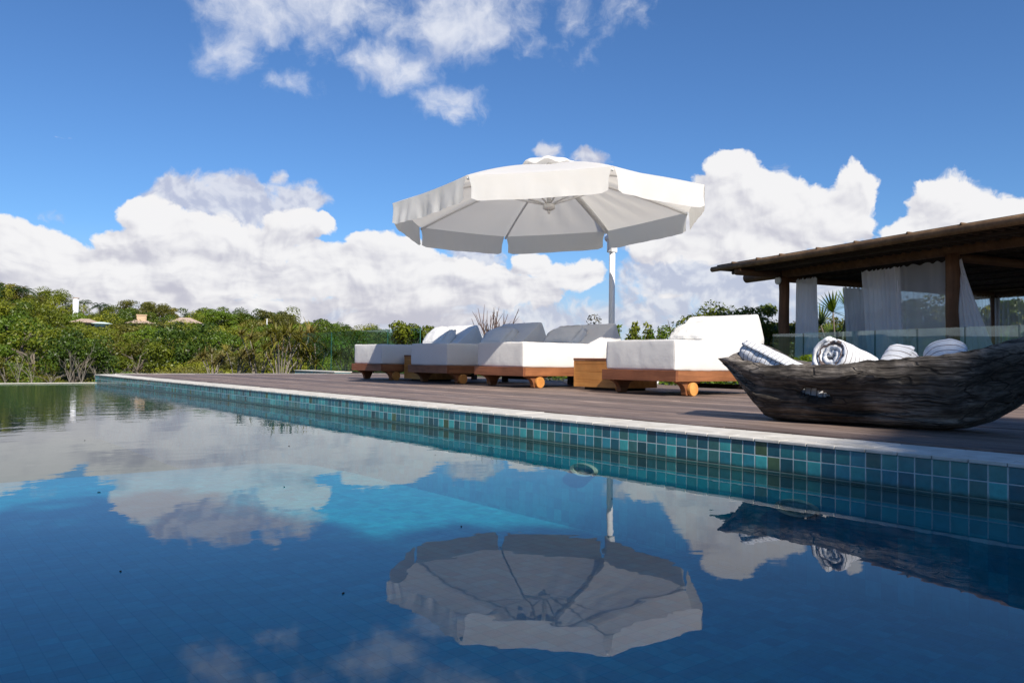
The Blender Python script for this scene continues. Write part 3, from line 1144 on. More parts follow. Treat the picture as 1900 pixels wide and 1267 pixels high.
def trough():
    rimf = [(0, .392), (.06, .395), (.15, .388), (.3, .372), (.45, .370), (.65, .384), (.9, .408), (1.05, .425), (1.2, .470), (1.35, .54), (1.5, .62)]
    rimb = [(0, .478), (.06, .476), (.13, .44), (.22, .385), (.5, .385), (.75, .395), (.95, .43), (1.1, .45), (1.2, .46), (1.35, .52), (1.5, .60)]
    bot = [(0, .365), (.06, .285), (.13, .20), (.19, .134), (.23, .1226), (.9, .1226), (1.0, .135), (1.08, .165), (1.16, .22), (1.25, .30), (1.35, .39), (1.5, .52)]
    hw = [(0, .13), (.1, .165), (.25, .195), (.6, .205), (1.0, .20), (1.2, .17), (1.35, .12), (1.5, .05)]
    o = empty('hollowed_log', TROUGH_O + Vector((0, 0, ZD)), math.atan2(TROUGH_A.y, TROUGH_A.x),
              label='long dark weathered hollowed log trough holding rolled towels at the pool edge', cat='log trough')
    # local frame: x along the log, y = towards the pool is negative B -> use rotation; B = local -y or +y
    ns, nf = 240, 96
    rows = []
    for i in range(ns + 1):
        s = 1.5 * i / ns
        zf, zb, b, w = curve(rimf, s) - ZD, curve(rimb, s) - ZD, curve(bot, s) - ZD, curve(hw, s)
        zf += .010 * nz((s * 9, 0, 0), 1, 5) + .006 * nz((s * 30, 0, 0), 1, 6)
        zb += .012 * nz((s * 9, 4, 0), 1, 5) + .006 * nz((s * 30, 3, 0), 1, 6)
        taper = min(1, s / .10) * min(1, max(0, (1.5 - s) / .25))
        wt = .040 + .012 * nz((s * 4, 2, 2), 1, 3)
        out, inn = [], []
        for j in range(nf + 1):
            f = j / nf
            ang = math.pi * f
            y = -w * (abs(math.cos(ang)) ** .75) * (1 if math.cos(ang) > 0 else -1)
            rim = zf + (zb - zf) * f
            z = rim - (rim - b) * (math.sin(ang) ** .62)
            # weathering: long ridges along the grain
            g = .030 * nz((s * 1.8, f * 7, 1), 1, 8) + .014 * nz((s * 3, f * 26, 2), 1, 9) + .007 * nz((s * 7, f * 70, 3), 1, 4) - .012 * max(0, nz((s * 2.4, f * 34, 9), 1, 6) - .25) * 3
            g += .035 * math.exp(-((f - .02) / .035) ** 2) - .05 * math.exp(-((s - .66) / .13) ** 2 - ((f - .20) / .05) ** 2) - .04 * math.exp(-((s - 1.02) / .16) ** 2 - ((f - .27) / .06) ** 2)
            notch = -.02 * math.exp(-((f - .30 - .05 * math.sin(5 * s)) / .03) ** 2) * (s > .15)
            k = 1 + (g + notch) / max(.08, w) * min(1, (z - b) / .04 + .15)
            out.append((s + (.012 * nz((s, f * 14, 7), 1, 2) if i in (0,) else 0), y * k, max(z + g * .3 * (1 if z > b + .02 else 0), b if b > .001 else 0.0002)))
            yi = -(w - wt) * (abs(math.cos(ang)) ** .8) * (1 if math.cos(ang) > 0 else -1)
            zi = rim - .004 - max(.012, (rim - b - .05)) * (math.sin(ang) ** .6) * taper
            g2 = .008 * nz((s * 4, f * 20, 12), 1, 9)
            inn.append((s, yi * (1 + g2 / max(.08, w)), zi))
        rows.append(out + inn[::-1])
    n = 2 * (nf + 1)
    vs = [p for r_ in rows for p in r_]
    fs = []

    def hole(i, j):            # ragged eye through the pool-side wall
        s = 1.5 * (i + .5) / ns
        f = (j + .5) / nf
        a = ((s - .46 - .5 * (f - .1)) / .075) ** 2 + ((f - .107) / .045) ** 2
        return a < 1 + .5 * nz((s * 30, f * 40, 0), 1, 3)
    H = {(i, j) for i in range(ns) for j in range(nf) if hole(i, j)}
    for i in range(ns):
        for j in range(n):
            jo = j if j < nf else (n - 2 - j if nf < j < n - 1 else None)
            if jo is not None and j != nf and (i, jo) in H:
                continue
            fs.append((i * n + j, i * n + (j + 1) % n, (i + 1) * n + (j + 1) % n, (i + 1) * n + j))
    inner = lambda i, j: i * n + (n - 1 - j)
    outer = lambda i, j: i * n + j
    for (i, j) in H:
        for (di, dj, e0, e1) in ((-1, 0, (i, j), (i, j + 1)), (1, 0, (i + 1, j + 1), (i + 1, j)), (0, -1, (i + 1, j), (i, j)), (0, 1, (i, j + 1), (i + 1, j + 1))):
            if (i + di, j + dj) not in H:
                fs.append((outer(*e0), outer(*e1), inner(*e1), inner(*e0)))
    fs.append(tuple(range(n)))
    fs.append(tuple(ns * n + k for k in range(n - 1, -1, -1)))
    # local +y must point away from the pool: rotation maps x->A, y->(-A.y, A.x) = (.9915,.13) = B
    mb = MB().add(vs, fs)
    mb.build('body', M_trough, o, True)


trough()


def towel_mat():
    m, t, p = mat('striped_terry')
    P = tc(t)
    s = t.sep(P)
    w = t.noise(P, 14, 2, .5)
    x = t.math('MULTIPLY_ADD', w, .008, s[0])
    f = t.math('ABSOLUTE', t.math('SUBTRACT', t.math('FRACT', t.math('MULTIPLY', x, 1 / .0255)), .5))
    line = t.sstep(f, .072, .045)
    terry = t.noise(P, 260, 3, .7)
    c = t.mix(terry, (.66, .66, .68, 1), (.86, .86, .86, 1))
    c = t.mix(t.math('MULTIPLY', line, .95), c, (.12, .075, .06, 1))
    t.put(p.inputs['Base Color'], c)
    p.inputs['Roughness'].default_value = .95
    p.inputs['Specular IOR Level'].default_value = .1
    p.inputs['Sheen Weight'].default_value = .3
    t.put(p.inputs['Normal'], t.bump(t.math('ADD', terry, t.math('MULTIPLY', line, -.6)), .55, .006))
    return m


M_towel = towel_mat()


def towel(loc, axis, L, rad, label, seed, turns=3.4, roll=0):
    """rolled bath towel: a thick spiral of cloth swept along its axis"""
    rk = random.Random(seed)
    th = rad / (turns + .6)
    na, nl = int(34 * turns), 22
    inner, outer = [], []
    for i in range(na + 1):
        a = 2 * math.pi * turns * i / na
        r = rad - th * (turns - a / (2 * math.pi))
        inner.append((a, r - th * .45))
        outer.append((a, r + th * .40))
    prof = outer + inner[::-1]
    n = len(prof)
    vs, fs = [], []
    for j in range(nl + 1):
        u = j / nl
        x = L * (u - .5)
        for k, (a, r) in enumerate(prof):
            q = 1 - .10 * max(0, (abs(2 * u - 1) - .8) / .2) ** 2
            rr = r * q * (1 + .05 * math.sin(2 * a + seed) * .6) + .004 * nz((x * 20, math.cos(a) * 2, math.sin(a) * 2 + r * 30), 1, seed)
            tel = (rad - r) * .22 * (1 if u < .5 else -1) * abs(2 * u - 1) - .006 * nz((math.cos(a) * 3, math.sin(a) * 3, r * 60), 1, seed + 3) * (abs(2 * u - 1) > .9)
            vs.append((x + tel, rr * math.cos(a + roll), rr * math.sin(a + roll) * .94))
    for j in range(nl):
        for k in range(n):
            fs.append((j * n + k, j * n + (k + 1) % n, (j + 1) * n + (k + 1) % n, (j + 1) * n + k))
    m_ = len(outer)
    for j in (0, nl):
        for i in range(m_ - 1):
            fs.append((j * n + i, j * n + i + 1, j * n + n - 2 - i, j * n + n - 1 - i))
    mb = MB().add(vs, fs)
    o = mb.build('rolled_towel', M_towel, None, True)
    o.rotation_mode = 'QUATERNION'
    o.rotation_quaternion = Vector(axis).normalized().to_track_quat('X', 'Z')
    o.location = loc
    tag(o, label, 'towel', 'rolled striped towels in the hollowed log')


def in_log(s, b, z):
    return TROUGH_O + TROUGH_A * s + TROUGH_B * b + Vector((0, 0, z))


def wdir(a, b, z):
    return TROUGH_A * a + TROUGH_B * b + Vector((0, 0, z))


towel(in_log(.20, .0, .375), wdir(1, -.25, -.42), .36, .062, 'rolled striped towel leaning at the left tip of the log, sunlit', 1)
towel(in_log(.425, .0, .335), wdir(.12, .5, .85), .26, .062, 'small rolled towel tucked behind the big spiral ended roll', 2)
towel(in_log(.545, -.03, .385), wdir(.30, .92, -.30), .25, .094, 'largest rolled towel showing its spiral end to the pool', 3, 3.2)
towel(in_log(.715, .03, .325), wdir(.22, .55, .80), .25, .082, 'striped towel roll just right of the spiral ended one', 4)
towel(in_log(.925, .03, .345), wdir(-.30, .55, .78), .25, .084, 'rightmost striped towel roll in the log', 5)
towel(in_log(.48, -.062, .252), wdir(1, .12, .03), .30, .062, 'towel roll lying deep in the log, glimpsed through its hole', 6)

# ------------------------------------------------------------------ glass balustrades
M_gedge = simple('glass_edge_green', (.05, .17, .15), .2, .1, 5, 0)
E1 = Vector((.279, .960, 0))
E2 = Vector((.960, -.279, 0))


def balustrade(pts, zb, zt, label):
    o = empty('glass_balustrade', (pts[0][0], pts[0][1], zb), label=label, cat='glass fence')
    p0 = Vector(pts[0])
    for a, b in zip(pts, pts[1:]):
        a, b = Vector(a) - p0, Vector(b) - p0
        d = (b - a).normalized()
        nn = Vector((-d.y, d.x)) * .006
        a, b = a + d * .004, b - d * .004
        h = zt - zb
        vs = [(*(a - nn), 0), (*(b - nn), 0), (*(b + nn), 0), (*(a + nn), 0), (*(a - nn), h), (*(b - nn), h), (*(b + nn), h), (*(a + nn), h)]
        mb = MB().add(vs, [(0, 1, 5, 4), (2, 3, 7, 6)], 0)
        mb.add(vs, [(4, 5, 6, 7), (1, 2, 6, 5), (3, 0, 4, 7)], 1)
        mb.build('glass_panel', [M_glass, M_gedge], o)
    a, b = Vector(pts[0]) - p0, Vector(pts[-1]) - p0
    d = (b - a).normalized()
    nn = Vector((-d.y, d.x)) * .02
    mb = MB()
    vs = [(*(a - nn), -.012), (*(b - nn), -.012), (*(b + nn), -.012), (*(a + nn), -.012), (*(a - nn), .03), (*(b - nn), .03), (*(b + nn), .03), (*(a + nn), .03)]
    mb.add(vs, [(0, 3, 2, 1), (4, 5, 6, 7), (0, 1, 5, 4), (1, 2, 6, 5), (2, 3, 7, 6), (3, 0, 4, 7)])
    mb.build('base_channel', M_dark, o)
    return o


RP = Vector((7.682, 2.475, 0))
balustrade([tuple((RP + E1 * (-2.585 + .506 * i))[:2]) for i in range(12)], ZD + .013, .744, 'clear glass balustrade in front of the curtained pavilion')
balustrade([(7.2, 15.6), (7.2, 14.5), (7.2, 12.28), (7.2, 11.2)], .10, .915, 'glass balustrade beyond the far daybed, left of the parasol pole')

# ------------------------------------------------------------------ pavilion
P1 = Vector((9.473, 5.773, 0))                # first post
PSP = 2.4835


def pl(a, b, z):                              # pavilion local -> world (a along the eave to the right, b to the back)
    return P1 - E1 * a + E2 * b + Vector((0, 0, z))


pav_rz = math.atan2(-E1.y, -E1.x)


def pavilion():
    o = empty('pavilion', P1, pav_rz, label='open timber pavilion with log posts and a low dark pole roof behind the glass', cat='pavilion')
    # local x = along the eave to the right (-E1); local y = E2?  rot maps y -> (-sin, cos) = (E1.y, -E1.x) = (.96,-.279) = E2
    zb = 1.53
    for (a, b) in ((0, 0), (PSP, 0), (2 * PSP, 0), (0, 4.2), (PSP, 4.2), (2 * PSP, 4.2)):
        mb = MB()
        zt = zb + .02 if b == 0 else 1.47
        pts = [(a + .006 * math.sin(i * 2.1), b, -.05 + (zt + .05) * i / 8) for i in range(9)]
        mb.tube(pts, [.069 + .003 * math.sin(i * 1.7 + a) for i in range(9)], 18)
        mb.build('post', M_log, o, True)
    mb = MB()
    mb.tube([(-.75, 0, zb + .075), (1.2, 0, zb + .08), (3, 0, zb + .085), (6.5, 0, zb + .09)], .07, 16)
    mb.tube([(-.4, 4.2, 1.50), (6.5, 4.2, 1.50)], .055, 12)
    for a in (0, PSP, 2 * PSP):
        mb.tube([(a, .06, zb + .0), (a, 4.14, 1.50)], .05, 12)
    mb.tube([(-.02, -.78, zb + .055), (-.02, -.06, zb + .06)], .05, 12)
    mb.build('beam', M_log_x, o, True)
    # flat pole roof
    sl = -.006
    e, zr, eb = -.8, 1.655, 4.9
    zt = zr + sl * (eb - e)
    mb = MB()
    prof = [(e + .05, zr + .022), (eb, zt + .022), (eb, zt + .07), (e + .05, zr + .06)]
    vs = [(-.46, y, z) for y, z in prof] + [(6.6, y, z) for y, z in prof]
    mb.add(vs, [(0, 1, 2, 3), (7, 6, 5, 4), (0, 4, 5, 1), (1, 5, 6, 2), (2, 6, 7, 3), (3, 7, 4, 0)])
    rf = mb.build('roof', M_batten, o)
    mb = MB()
    mb.tube([(-.50, e, zr), (.6, e + .008, zr + .004), (1.7, e - .006, zr - .002), (2.9, e + .004, zr + .004), (4.2, e, zr), (6.6, e, zr)], [.035, .042, .045, .043, .046, .046], 16)
    mb.build('eave_log', M_eave, rf, True)
    mb = MB()
    for i in range(8):
        yy = e + .3 + i * .68
        zz = zr - .032 + sl * (yy - e)
        if abs(yy) > .1:
            mb.tube([(-.44, yy, zz), (6.5, yy, zz)], .024, 8)
    mb.build('purlins', M_batten, rf, True)
    mb = MB()
    a = -.36
    while a < 6.4:
        mb.tube([(a, e + .02, zr - .004), (a, eb, zt - .004)], .026, 8)
        a += .125
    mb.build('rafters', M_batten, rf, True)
    for a in (-.05, .42, .83, 1.42, 1.96, 2.62, 3.2):
        mb = MB()
        mb.tube([(a, e - .03, zr + .043), (a + .004, eb, zt + .085)], [.016, .016], 10)
        mb.build('cover_pole', M_eave, rf, True)
    mb = MB()
    mb.tube([(-.02, -.075, zb - .03), (-.02, -.098, zb - .03)], .055, 20)  # round white disc fixed near the post top
    mb.build('round_fixture', M_paint, o, bevel=.006)
    mb = MB()
    mb.box((-.4, -.4, -.04), (6.6, 4.8, .1))
    mb.build('floor_slab', M_stone, o)
    # added rear screen that keeps the right half dark
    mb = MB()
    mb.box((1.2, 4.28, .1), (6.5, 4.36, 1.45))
    mb.build('dark_screen', M_batten, o)


pavilion()


def sheer_mat(name, alpha, c=(.84, .83, .87)):
    m, t, p = mat(name)
    t.n.remove(p)
    tr = t.new('ShaderNodeBsdfTransparent')
    di = t.new('ShaderNodeBsdfDiffuse')
    tl = t.new('ShaderNodeBsdfTranslucent')
    for n in (di, tl):
        n.inputs[0].default_value = (*c, 1)
    a = t.new('ShaderNodeMixShader')
    a.inputs[0].default_value = .32
    t.l.new(di.outputs[0], a.inputs[1])
    t.l.new(tl.outputs[0], a.inputs[2])
    b = t.new('ShaderNodeMixShader')
    lw = t.new('ShaderNodeLayerWeight')
    lw.inputs[0].default_value = .35
    t.put(b.inputs[0], t.lin(lw.outputs['Facing'], 0, 1, alpha, min(1, alpha + .4)))
    t.l.new(tr.outputs[0], b.inputs[1])
    t.l.new(a.outputs[0], b.inputs[2])
    t.l.new(b.outputs[0], t.n['Material Output'].inputs[0])
    return m


M_curt = sheer_mat('white_voile', .97, (.90, .89, .93))
M_sheer = sheer_mat('thin_voile', .46)


def curtain(top0, top1, bot0, bot1, zt, zb, folds, amp, m, label, y=0.03, shift=0, seed=0, side=False):
    """hangs from the beam; x limits at the top and the hem, in pavilion axes"""
    mb = MB()
    nw, nh = 150, 24
    vs, fs = [], []
    for i in range(nh + 1):
        h = i / nh
        for j in range(nw + 1):
            t = j / nw
            hh = h ** 1.1
            x = (top0 + (top1 - top0) * t) * (1 - hh) + (bot0 + (bot1 - bot0) * t) * hh
            ph = folds * 2 * math.pi * (t + .16 * nz((t * 2.2, h * .35, 0), 1, seed) + .05 * nz((t * 7, h * .5, 0), 1, seed + 1)) + seed
            yy = y + amp * (.45 + .55 * h) * (.65 + .7 * nz((t * 4, h, 0), 1, seed + 5)) * math.sin(ph) + .02 * nz((t * 5, h * 2, 0), 1, seed) + shift * hh
            x += amp * .5 * math.cos(ph * 1.0) * (.4 + .6 * h)
            z = zt + (zb - zt) * h + (.012 * math.sin(ph) if i == 0 else 0)
            vs.append((yy, x, z) if side else (x, yy, z))
    for i in range(nh):
        for j in range(nw):
            q = i * (nw + 1) + j
            fs.append((q, q + 1, q + nw + 2, q + nw + 1))
    mb.add(vs, fs)
    o = mb.build('curtain', m, None, True)
    o.location = P1
    o.rotation_euler = (0, 0, pav_rz)
    tag(o, label, 'curtain', 'white voile curtains of the pavilion')


curtain(.20, .56, .14, .60, 1.50, .12, 7, .028, M_curt, 'bunched white curtain next to the post with the round fixture', seed=1)
curtain(1.26, 1.80, 1.40, 1.88, 1.50, .12, 8, .035, M_curt, 'gathered white curtain in the middle of the front opening', seed=2)
curtain(1.74, 2.44, 1.84, 2.44, 1.50, .12, 5, .008, M_sheer, 'thin see through curtain stretched to the thick right post', seed=3)
curtain(2.52, 2.56, 2.56, 3.12, 1.50, .12, 5, .03, M_curt, 'white curtain blowing out to the right of the thick post', seed=4)
curtain(1.0, 1.42, 1.15, 1.55, 1.47, .12, 6, .03, M_curt, 'grey looking curtain on the far side right of the fan palm', seed=5, side=True)
curtain(1.9, 3.1, 1.8, 3.0, 1.47, .12, 9, .02, M_sheer, 'thin curtain of the far side seen through the stretched front one', seed=6, side=True)
curtain(3.45, 4.05, 3.5, 4.1, 1.47, .12, 7, .025, M_sheer, 'thin curtain on the far side right of the thick post', seed=7, side=True)
curtain(.06, .75, .06, .75, 1.45, .12, 8, .03, M_sheer, 'thin curtain across the rear at the right picture edge', y=4.1, seed=8)

o = empty('sofa', pl(2.75, .45, .1), pav_rz, label='low grey green sofa inside the pavilion behind the glass', cat='sofa')
M_sofa = fabric_mat('grey_green_cloth', (.13, .17, .17), 0, .3, 8)
soft_block((0, 0, .05), (1.5, .6, .30), .05, 12, .01, .004, 3).build('seat', M_sofa, o, True)
soft_block((0, .48, .302), (1.5, .66, .56), .05, 12, .01, .004, 4).build('backrest', M_sofa, o, True)
for a in (.08, 1.36):
    for b in (.06, .5):
        MB().box((a, b, 0), (a + .06, b + .06, .052)).build('leg', M_dark, o)

# ------------------------------------------------------------------ vegetation
GREENS = {
    'deep': leaf_mat('deep_green_leaf', [(.25, (.018, .038, .004)), (.5, (.06, .10, .008)), (.75, (.16, .20, .014))], .25),
    'mid': leaf_mat('mid_green_leaf', [(.25, (.04, .060, .004)), (.5, (.145, .17, .010)), (.75, (.32, .31, .026))], .3),
    'olive': leaf_mat('olive_leaf', [(.25, (.04, .046, .007)), (.5, (.14, .135, .018)), (.75, (.28, .235, .045))], .3),
    'lime': leaf_mat('lime_leaf', [(.25, (.05, .09, .008)), (.5, (.13, .20, .015)), (.75, (.26, .33, .03))], .35),
    'dusty': leaf_mat('dusty_leaf', [(.25, (.05, .045, .030)), (.5, (.11, .095, .065)), (.75, (.20, .165, .12))], .2),
    'straw': leaf_mat('straw_leaf', [(.25, (.10, .085, .02)), (.5, (.22, .17, .045)), (.75, (.40, .28, .09))], .3),
    'palm': leaf_mat('palm_leaf', [(.25, (.02, .04, .012)), (.5, (.045, .085, .022)), (.75, (.10, .14, .03))], .25),
}
M_bark = simple('grey_bark', (.16, .13, .10), .9, .35, 12, .5)
M_pale = simple('pale_dead_wood', (.40, .37, .31), .9, .25, 12, .4)
M_snag = simple('weathered_grey_twig', (.24, .205, .165), .9, .3, 12, .3)
M_dead = simple('dry_twig', (.13, .085, .07), .9, .3, 12, .3)


def leaf_quad(vs, fs, p, nrm, size, asp, rk):
    t = Vector((rk.gauss(0, 1), rk.gauss(0, 1), rk.gauss(0, 1)))
    a = nrm.cross(t)
    if a.length < 1e-4:
        return
    a.normalize()
    b = nrm.cross(a)
    a *= size * asp / 2
    b *= size / 2
    k = len(vs)
    vs += [p - b, p + a * .9 - b * .1, p + b, p - a * .9 - b * .1]
    fs.append((k, k + 1, k + 2, k + 3))


def crown_mesh(seed, H, Rw, blobs, leaves, size, flat=.75, low=.15, asp=.6):
    """many leaf sized faces in clumps through the crown; centre of base at origin, height H, half width Rw"""
    rk = random.Random(seed)
    vs, fs = [], []
    bl = []
    for i in range(blobs):
        for _ in range(30):
            d = Vector((rk.gauss(0, 1), rk.gauss(0, 1), rk.gauss(0, .8)))
            d.normalize()
            if d.z > -.45:
                break
        q = rk.uniform(.5, .92)
        c = Vector((d.x * Rw * q, d.y * Rw * q, H * (low + (1 - low) * (.5 + .5 * d.z * q * 1.05))))
        r = Rw * rk.uniform(.20, .40)
        bl.append((c, r))
    per = leaves // blobs
    for c, r in bl:
        for i in range(per):
            d = Vector((rk.gauss(0, 1), rk.gauss(0, 1), rk.gauss(0, 1)))
            d.normalize()
            if d.z < -.3 and rk.random() < .6:
                d.z = -d.z
            q = r * (1 - .45 * rk.random() ** 2.2) * (1 + .22 * nz(d * 2 + c, 1.7, seed))
            p = c + Vector((d.x * q, d.y * q, d.z * q * flat))
            nrm = (d + Vector((rk.gauss(0, .55), rk.gauss(0, .55), rk.gauss(.25, .5)))).normalized()
            leaf_quad(vs, fs, p, nrm, size * rk.uniform(.6, 1.35), asp, rk)
    return vs, fs


def limbs_mesh(seed, H, Rw, n=7, r0=.06, top=.8):
    rk = random.Random(seed)
    mb = MB()
    lean = Vector((rk.uniform(-.12, .12), rk.uniform(-.12, .12), 0)) * H
    fork = Vector((lean.x * .4, lean.y * .4, H * rk.uniform(.28, .42)))
    mb.tube([(0, 0, -.4), fork * .5 + Vector((.02 * H, 0, 0)), fork], [r0 * 1.25, r0, r0 * .8], 8)
    for i in range(n):
        a = 2 * math.pi * i / n + rk.uniform(-.4, .4)
        e = Vector((math.cos(a) * Rw * rk.uniform(.4, .8), math.sin(a) * Rw * rk.uniform(.4, .8), H * rk.uniform(.6, top)))
        m = fork.lerp(e, .5) + Vector((rk.uniform(-.1, .1) * Rw, rk.uniform(-.1, .1) * Rw, .08 * H))
        mb.tube([fork, m, e], [r0 * .6, r0 * .4, r0 * .12], 6, cap=False)
    return mb


def to_mesh(name, vs, fs, m, smooth=False):
    me = bpy.data.meshes.new(name)
    me.from_pydata([tuple(v) for v in vs], [], fs)
    me.materials.append(m)
    me.update()
    return me


# terrain -------------------------------------------------
SKY = [(-900, 552), (0, 552), (60, 556), (90, 552), (112, 558), (140, 575), (190, 572), (215, 590), (250, 570), (290, 574), (325, 590), (365, 586), (400, 580), (430, 577),
       (455, 590), (500, 582), (522, 580), (548, 596), (580, 600), (600, 597), (640, 607), (700, 612), (800, 622), (900, 630), (1000, 636), (1200, 645), (1500, 645), (1900, 648), (2800, 648)]
CLEAR = [(258, 20, 603, 92), (342, 26, 603, 92), (156, 18, 607, 83), (187, 10, 612, 82), (138, 8, 586, 100), (494, 3, 606, 89), (36, 10, 574, 100), (165, 26, 590, 100)]


def tree_cap(px, r, half):
    """greatest height that leaves the skyline and the houses in view"""
    hy = 669.3 + .0128 * (px - 950)
    y = max(curve(SKY, px - half * .5), curve(SKY, px + half * .5)) if r > 70 else curve(SKY, px) + 8
    for (cx_, w, yl, rr) in CLEAR:
        if abs(px - cx_) < w + half and r < rr + 1:
            y = max(y, yl)
    return .379 + (hy - y) / F_PX * r


def ridge_at(px):
    y = curve(SKY, px)
    hy = 669.3 + .0128 * (px - 950)
    return .379 + (hy - y) / F_PX * 108 - 3.2


def col_of(x, y):
    d = Vector((x, y, 0))
    a, b = d.dot(c_right), d.dot(c_f0)
    if b <= .05 * abs(a):
        return 2800 if a > 0 else -900
    return max(-900, min(2800, 950 + F_PX * a / b))


def smooth01(x):
    x = max(0, min(1, x))
    return x * x * (3 - 2 * x)


def ground_z(x, y):
    r = math.hypot(x, y)
    px = col_of(x, y)
    rz = ridge_at(px)
    # level ground under house plot
    right = smooth01((px - 620) / 500)
    plot = max(smooth01((x - 7.0) / 1.0) * (1 - smooth01((y - 13 - x * .35) / 4)), 0) if y < 25 else 0
    low = -3.2 * smooth01((r - 10) / 12) - .5
    z = low
    up = smooth01((r - 34) / 72)
    z = low + (rz - low) * up
    if r > 108:
        z = rz - (r - 108) * .05
        z = max(z, -4)
    z = z * (1 - right * .0)
    z = z + (.06 - z) * plot * (1 - smooth01((r - 16) / 14))
    return z + .25 * nz((x * .15, y * .15, 0), 1, 4) * smooth01((r - 20) / 10)


def terrain():
    vs, fs = [], []
    rs = [0, 3, 6, 8, 9, 10, 11, 12, 13, 14, 15, 16, 17, 18, 20, 22, 25, 28, 32, 36, 40, 46, 52, 58, 64, 70, 76, 82, 88, 94, 100, 105, 108, 112, 118, 130, 150, 190, 260, 400, 800, 1600, 3000]
    na = 192
    for r in rs:
        for k in range(na):
            a = 2 * math.pi * k / na
            x, y = r * math.cos(a), r * math.sin(a)
            z = ground_z(x, y)
            if x < XB - .1 and y < YF - .2 and r < 22:
                z = min(z, -.75)
            vs.append((x, y, z))
    for i in range(len(rs) - 1):
        for k in range(na):
            fs.append((i * na + k, i * na + (k + 1) % na, (i + 1) * na + (k + 1) % na, (i + 1) * na + k))
    tag(MB().add(vs, fs).build('ground', M_ground, None, True), kind='structure')


terrain()

# tree kinds: shared meshes
KINDS = []
for i, (kind, H, Rw, bl, lv, sz, fl) in enumerate([
        ('deep', 3.6, 2.1, 22, 5200, .15, .7), ('deep', 4.2, 1.9, 22, 5200, .15, .8), ('mid', 3.2, 2.2, 24, 5200, .15, .6), ('mid', 3.8, 2.0, 20, 5000, .15, .75),
        ('mid', 2.8, 2.4, 26, 5200, .15, .45), ('olive', 3.0, 2.2, 20, 4600, .15, .55), ('lime', 2.6, 2.0, 18, 4200, .15, .6), ('olive', 2.4, 1.9, 18, 3800, .14, .65), ('dusty', 2.6, 1.9, 20, 1500, .15, .7),
        ('mid', 2.8, 2.1, 24, 9000, .085, .6), ('olive', 2.5, 2.2, 22, 8000, .085, .55), ('lime', 2.3, 1.9, 20, 7000, .085, .6), ('deep', 3.0, 1.9, 24, 9000, .085, .7), ('dusty', 2.4, 1.9, 18, 2500, .08, .7), ('straw', 1.9, 1.8, 18, 5000, .085, .6)]):
    cv, cf = crown_mesh(100 + i, H, Rw, bl, lv, sz, fl)
    cm = to_mesh('crown', cv, cf, GREENS[kind])
    lm = limbs_mesh(200 + i, H, Rw, 8, .10)
    tm = to_mesh('trunk', lm.v, lm.f, M_pale if kind == 'dusty' else M_bark)
    KINDS.append((kind, H, Rw, cm, tm))

WORDS = {'deep': 'dark green round crowned tree', 'mid': 'mid green broad leafed tree', 'olive': 'olive green scrubby tree', 'lime': 'yellow green bright tree', 'dusty': 'dusty brown half bare tree', 'straw': 'straw yellow scrubby tree'}


def tree(x, y, k, scale, rot, label, group, z=None, stretch=1, name='broadleaf_tree'):
    kind, H, Rw, cm, tm = KINDS[k]
    o = empty(name, (x, y, ground_z(x, y) if z is None else z), rot, label=label, cat='tree', group=group)
    o.scale = (scale, scale, scale * stretch)
    for nme, me in (('trunk', tm), ('crown', cm)):
        c = bpy.data.objects.new(nme, me)
        col.objects.link(c)
        c.parent = o
    return o


rk = random.Random(11)
r = 25.0
row = 0
while r < 110:
    gap = 2.15 + (.008 * r if r < 55 else .016 * r)
    lo, hi = -120, 1500 if r < 60 else 1500
    step = gap / r * F_PX
    px = lo + rk.uniform(0, step)
    while px < hi:
        rr = r + rk.uniform(-1.6, 1.6)
        d = bearing(px + rk.uniform(-.25, .25) * step)
        x, y = d.x * rr, d.y * rr
        k = rk.choices(range(9), [2.5, 2.5, 4, 4, 3, 3, 3, 2.5, 1.2])[0]
        if r < 47: k = rk.choices(range(9, 15), [4, 4, 2.5, 3, 2, 1.5])[0]
        if px > 760 and rk.random() < .5:
            px += step * 1.2
            continue
        s = rk.uniform(.72, 1.12) * (.7 if r < 40 else (1 if r < 55 else 1.3))
        zone = 'low on the valley side behind the pool' if r < 45 else ('halfway up the hillside behind the pool' if r < 80 else 'along the top of the far hill')
        kind = KINDS[k][0]
        st_ = rk.uniform(.85, 1.15)
        cap = tree_cap(col_of(x, y), rr, KINDS[k][2] * s * F_PX / rr)
        z = min(ground_z(x, y), cap - KINDS[k][1] * s * st_ * .97 - (rk.uniform(.0, .25) if any(abs(col_of(x, y) - c_[0]) < c_[1] + KINDS[k][2] * s * F_PX / rr and rr < c_[3] + 1 for c_ in CLEAR) else rk.choice((-.5, -.2, 0, .3, .8, 1.3)) * (.5 if r < 75 else 1)))
        tree(x, y, k, s, rk.uniform(0, 6.28), WORDS[kind] + ' ' + zone, '%s trees %s' % (kind, zone), z=z, stretch=st_)
        px += step * rk.uniform(.85, 1.25)
    r += 5.2 if r < 45 else 6.2
    row += 1

